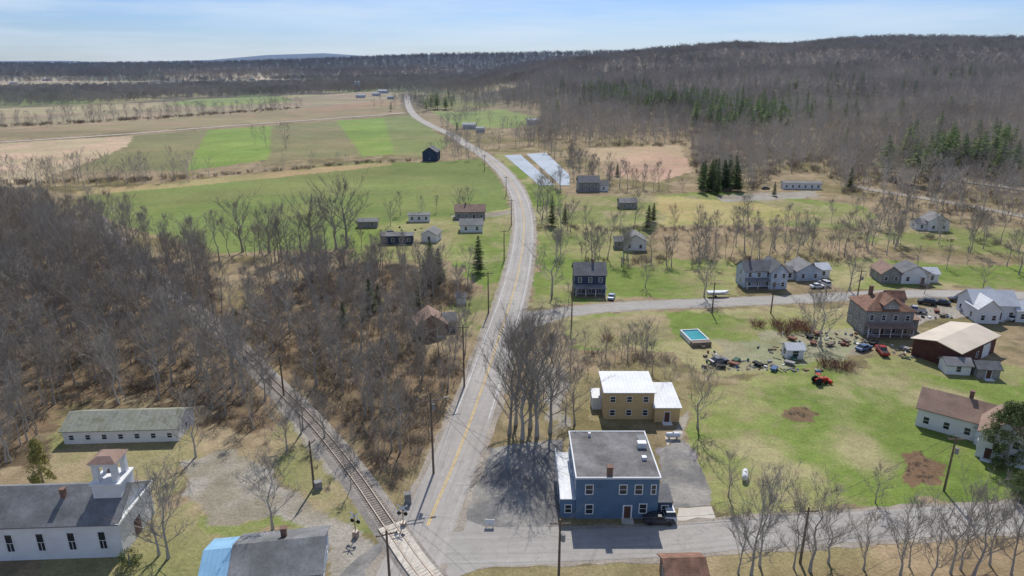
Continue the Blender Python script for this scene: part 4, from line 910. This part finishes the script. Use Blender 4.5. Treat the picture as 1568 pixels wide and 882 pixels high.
scatter('roadside_trees',fill([(600,152),(640,140),(720,135),(800,150),(760,165),(680,160),(640,168)],14,63,keep=.8),C_far,.6,1.1,seed=63)
for i,(px,spc,wd,s0,s1,kp) in enumerate([([(825,352),(900,350),(995,352)],5,10,.6,1.0,.9),([(820,345),(835,300),(860,285)],7,8,.5,.9,.9),([(880,400),(960,402),(1080,402),(1200,398),(1330,392)],4.2,10,.6,.95,.9),
   ([(1080,385),(1200,372),(1330,375),(1400,380)],5,12,.6,1.0,.9),([(1330,372),(1450,380),(1650,395)],5,14,.6,1.0,.9),([(830,230),(890,255),(930,280),(1000,290),(1060,290)],6,14,.6,.95,.9),([(860,245),(900,285),(1030,290)],6,12,.5,.9,.9),
   ([(1000,355),(1130,350),(1290,360)],8,14,.5,.9,.7),([(1300,330),(1450,340),(1650,365)],5,22,.6,1.0,.95),([(870,540),(930,545),(1030,550)],4,6,.3,.55,.8),([(1020,410),(1130,415)],5,8,.3,.6,.6),([(1300,345),(1450,355),(1650,385)],5,22,.6,1.0,.9),([(840,395),(880,398),(950,400)],6,8,.7,1.0,.8),([(1060,396),(1200,390),(1330,385)],6,14,.7,1.0,.8),([(1430,410),(1650,415)],6,10,.5,.9,.9),([(1290,448),(1330,440)],5,6,.6,.9,1)]):
    P=row(px,spc,wd,70+i,keep=kp); scatter('bare_tree_row',clear(P),C_near,s0*.9,s1*.97,seed=70+i)
for i,px in enumerate([[(870,400),(1080,402),(1330,396)],[(1000,350),(1180,352),(1330,370)],[(870,545),(1040,555)],[(820,350),(1000,352)],[(1300,350),(1650,390)]]): scatter('hedge_brush',clear(row(px,2.6,8,170+i)),C_br,.5,1.3,seed=170+i)
hp=W([(795,226),(860,218),(900,224),(1050,218),(1065,262),(1080,298),(1160,292),(1200,262),(1262,266),(1300,300),(1400,322),(1568,345),(1800,380)])
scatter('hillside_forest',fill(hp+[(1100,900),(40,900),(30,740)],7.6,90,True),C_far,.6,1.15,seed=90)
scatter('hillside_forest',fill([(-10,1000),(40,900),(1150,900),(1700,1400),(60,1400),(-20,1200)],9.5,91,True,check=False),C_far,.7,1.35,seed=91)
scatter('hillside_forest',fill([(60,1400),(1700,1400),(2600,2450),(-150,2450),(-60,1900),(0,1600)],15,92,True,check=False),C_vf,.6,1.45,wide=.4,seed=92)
scatter('woodland_edge_brush',fill(hp[2:]+[(620,560),(200,560)],7,93,True,keep=.6),C_br,1.0,2.4,seed=93)
def gauss(px,py,sx,sy,n,seed):
    r=np.random.RandomState(seed); return np.array([G(px+r.randn()*sx,py+r.randn()*sy) for _ in range(n)])
for i,(px,py,sx,sy,n) in enumerate([(925,150,20,6,44),(1000,158,38,9,90),(1080,168,44,10,100),(1165,182,34,9,80),(1130,200,30,8,40),(1460,262,45,14,26),(1540,240,30,18,24),(1400,245,60,20,18),(1260,170,90,16,36),(1490,120,60,8,30),(880,150,60,12,16),(660,165,20,5,16),(1330,140,90,14,30),(1100,120,120,10,34)]):
    scatter('pine_stand',gauss(px,py,sx,sy,n,110+i),C_cfar,.8,1.35,seed=110+i)
scatter('pine_stand',np.array([G(1070+random.uniform(0,68),290+random.uniform(-10,8)) for _ in range(15)]),C_pine,.9,1.3,wide=.3,seed=130)
for px,py,n in ((1220,633,14),(1408,720,26)):
    scatter('garden_bed_stalks',gauss(px,py,13 if n<20 else 11,3 if n<20 else 12,n,140+n),C_br,.12,.3,seed=n)

def place(o,name,px,py,s=1,sz=None,rot=None):
    x,y=G(px,py); ob=bpy.data.objects.new(name,o.data); ob.location=(x,y,float(H(x,y))-.05); sz=sz or s
    ob.scale=(s,s,sz); ob.rotation_euler=(0,0,rot if rot is not None else random.uniform(0,6.28)); link(ob)
big=[bare('big_tree_src%d'%i,500+i,h=21,spread=7.6,limbs=22,subs=8,twigs=11,tr=.019,start=.12,trunk=.34,up=1.5,sides=7,bend=1.4,tl=1.1) for i in range(3)]
oak=[bare('oak_src%d'%i,520+i,h=20,spread=9,limbs=20,subs=8,twigs=11,tr=.028,start=.22,trunk=.5,up=.7,sides=7,bend=1.2) for i in range(2)]
yard=[bare('yard_src%d'%i,540+i,h=11,spread=4.4,limbs=16,subs=7,twigs=9,tr=.017,start=.14,trunk=.18,up=.9,sides=6,bend=.8) for i in range(4)]
for i,(px,py,s) in enumerate([(780,664,.95),(800,672,1.05),(822,668,1.1),(842,662,.95),(790,650,.95),(812,655,1.05)]): place(big[i%3],'tall_maple_tree',px,py,s)
place(yard[0],'bare_tree',880,650,1.1); place(yard[1],'bare_tree',866,640,.8)
for px,py,s in ((532,378,1.15),(515,382,.95),(478,380,.9),(372,386,.9),(412,388,.8)): place(oak[px%2],'oak_tree',px,py,s)
for i,(px,py,s) in enumerate([(1068,655,1.1),(418,810,1.12),(258,855,1.2),(244,850,1.0),(598,345,.9),(1115,760,.7),(1180,762,.5),(1255,530,1.35),(1240,520,1.1),(845,452,1.7),(1078,455,1.3),(988,440,.8),(1300,445,1.3),(485,590,1.5),(600,540,1.3),(1340,770,.6),(1415,450,.6),(1505,440,.7),(960,395,1.0),(1560,420,1.2),(870,462,.5),(1400,350,.9),(930,600,.6),(1025,600,.7),(440,690,.9),(300,700,1.1),(640,545,1.0),(672,545,.9),(690,538,.7),(625,530,1.0),(560,640,1.2),(600,690,1.0),(590,620,1.2)]): place(yard[i%4],'bare_tree',px,py,s)
r=random.Random(5)
for px,py,s in ((1150,880,1.25),(1163,866,1.0),(1130,878,.8),(1215,870,.9),(1240,875,1.15),(1268,862,.9),(1322,872,.85),(1378,880,1.05),(1392,868,.8),(1455,878,1.1),(1470,872,.9),(1490,882,1.2),(1515,865,.9),(1548,880,1.1),(1575,872,1.0),(1425,890,.8)): place(yard[(px+py)%4],'roadside_bare_tree',px,py,s*r.uniform(.8,1),s*r.uniform(.9,1.15))
for i in range(14): place(yard[i%4],'young_bare_tree',870+r.uniform(0,170),560+r.uniform(-25,15),r.uniform(.35,.7))
for i,(px,py,s) in enumerate([(567,478,.75),(527,500,.5),(660,432,.95),(672,428,.8),(733,418,.9),(845,346,.85),(992,352,.8),(1000,340,.6),(650,440,.6),(865,340,.6),(1470,262,1.2),(1430,262,.9),(640,470,.5),(580,470,.5),(1185,300,.5),(945,270,.6),(700,200,.6),(1300,290,.8)]): place(pines[i%3],'pine_tree',px,py,s)
ced=leafy('cedar_src',601,9,2.1,'cedar',6500,.22,True); yew=leafy('yew_src',602,10,3.6,'dark',12000,.24); bsh=leafy('bush_src',603,2,1.3,'dark',1800,.13)
place(ced,'cedar_tree',68,745,1.0); place(ced,'cedar_tree',1462,275,1.2)
place(yew,'spruce_tree',1538,712,1.15); place(yew,'evergreen_shrub',1560,770,.55); place(bsh,'evergreen_shrub',200,865,1.2)
rb=brush('red_brush_src',610,2.6,'redbrush',60)
for px,py,s in ((1190,500,1.2),(1215,505,1.4),(1235,508,1.3),(1160,500,1.1),(1200,510,1.2),(930,520,.9),(1265,560,1.2),(1290,565,1.3),(1225,500,1.3),(1415,440,.8)): place(rb,'red_twig_shrub',px,py,s)

# ---------------------------------------------------------------- light, sky, camera
w=bpy.data.worlds.new("World"); scene.world=w; w.use_nodes=True; nt=w.node_tree; bg=nt.nodes['Background']
sky=nt.nodes.new('ShaderNodeTexSky'); sky.sky_type='NISHITA'; sky.sun_disc=False; sky.sun_elevation=math.radians(48); sky.sun_rotation=math.radians(6); sky.altitude=200; sky.air_density=1.0; sky.dust_density=.3; sky.ozone_density=3.5
tc=nt.nodes.new('ShaderNodeTexCoord'); mp=nt.nodes.new('ShaderNodeMapping'); mp.inputs['Scale'].default_value=(2.2,2.2,22); nt.links.new(tc.outputs['Generated'],mp.inputs[0])
nz=nt.nodes.new('ShaderNodeTexNoise'); nz.inputs['Scale'].default_value=1.6; nz.inputs['Detail'].default_value=7; nz.inputs['Roughness'].default_value=.55; nt.links.new(mp.outputs[0],nz.inputs['Vector'])
mr=nt.nodes.new('ShaderNodeMapRange'); mr.inputs['From Min'].default_value=.38; mr.inputs['From Max'].default_value=.72; mr.inputs['To Max'].default_value=.7; nt.links.new(nz.outputs['Fac'],mr.inputs['Value'])
tint=nt.nodes.new('ShaderNodeMix'); tint.data_type='RGBA'; tint.blend_type='MULTIPLY'; tint.inputs[0].default_value=1; tint.inputs[7].default_value=(.76,.92,1.34,1); nt.links.new(sky.outputs[0],tint.inputs[6])
mx=nt.nodes.new('ShaderNodeMix'); mx.data_type='RGBA'; nt.links.new(mr.outputs[0],mx.inputs[0]); nt.links.new(tint.outputs[2],mx.inputs[6]); mx.inputs[7].default_value=(8.6,10.0,11.6,1)
nt.links.new(mx.outputs[2],bg.inputs['Color']); bg.inputs['Strength'].default_value=.08
sd=bpy.data.lights.new('sun','SUN'); sd.energy=4.3; sd.angle=math.radians(.53); sd.color=(1,.965,.91)
so=link(bpy.data.objects.new('sun',sd)); so.rotation_euler=(math.radians(-42),0,math.radians(-6)); so.location=(0,100,200)
cd=bpy.data.cameras.new('camera'); cd.lens=24.0; cd.sensor_width=36; cd.clip_end=30000; cd.clip_start=1
co=link(bpy.data.objects.new('camera',cd)); co.location=(0,0,CAM_H); co.rotation_euler=(math.radians(90)-PITCH,0,0); scene.camera=co
scene.view_settings.view_transform='Standard'; scene.view_settings.look='None'; scene.view_settings.exposure=0
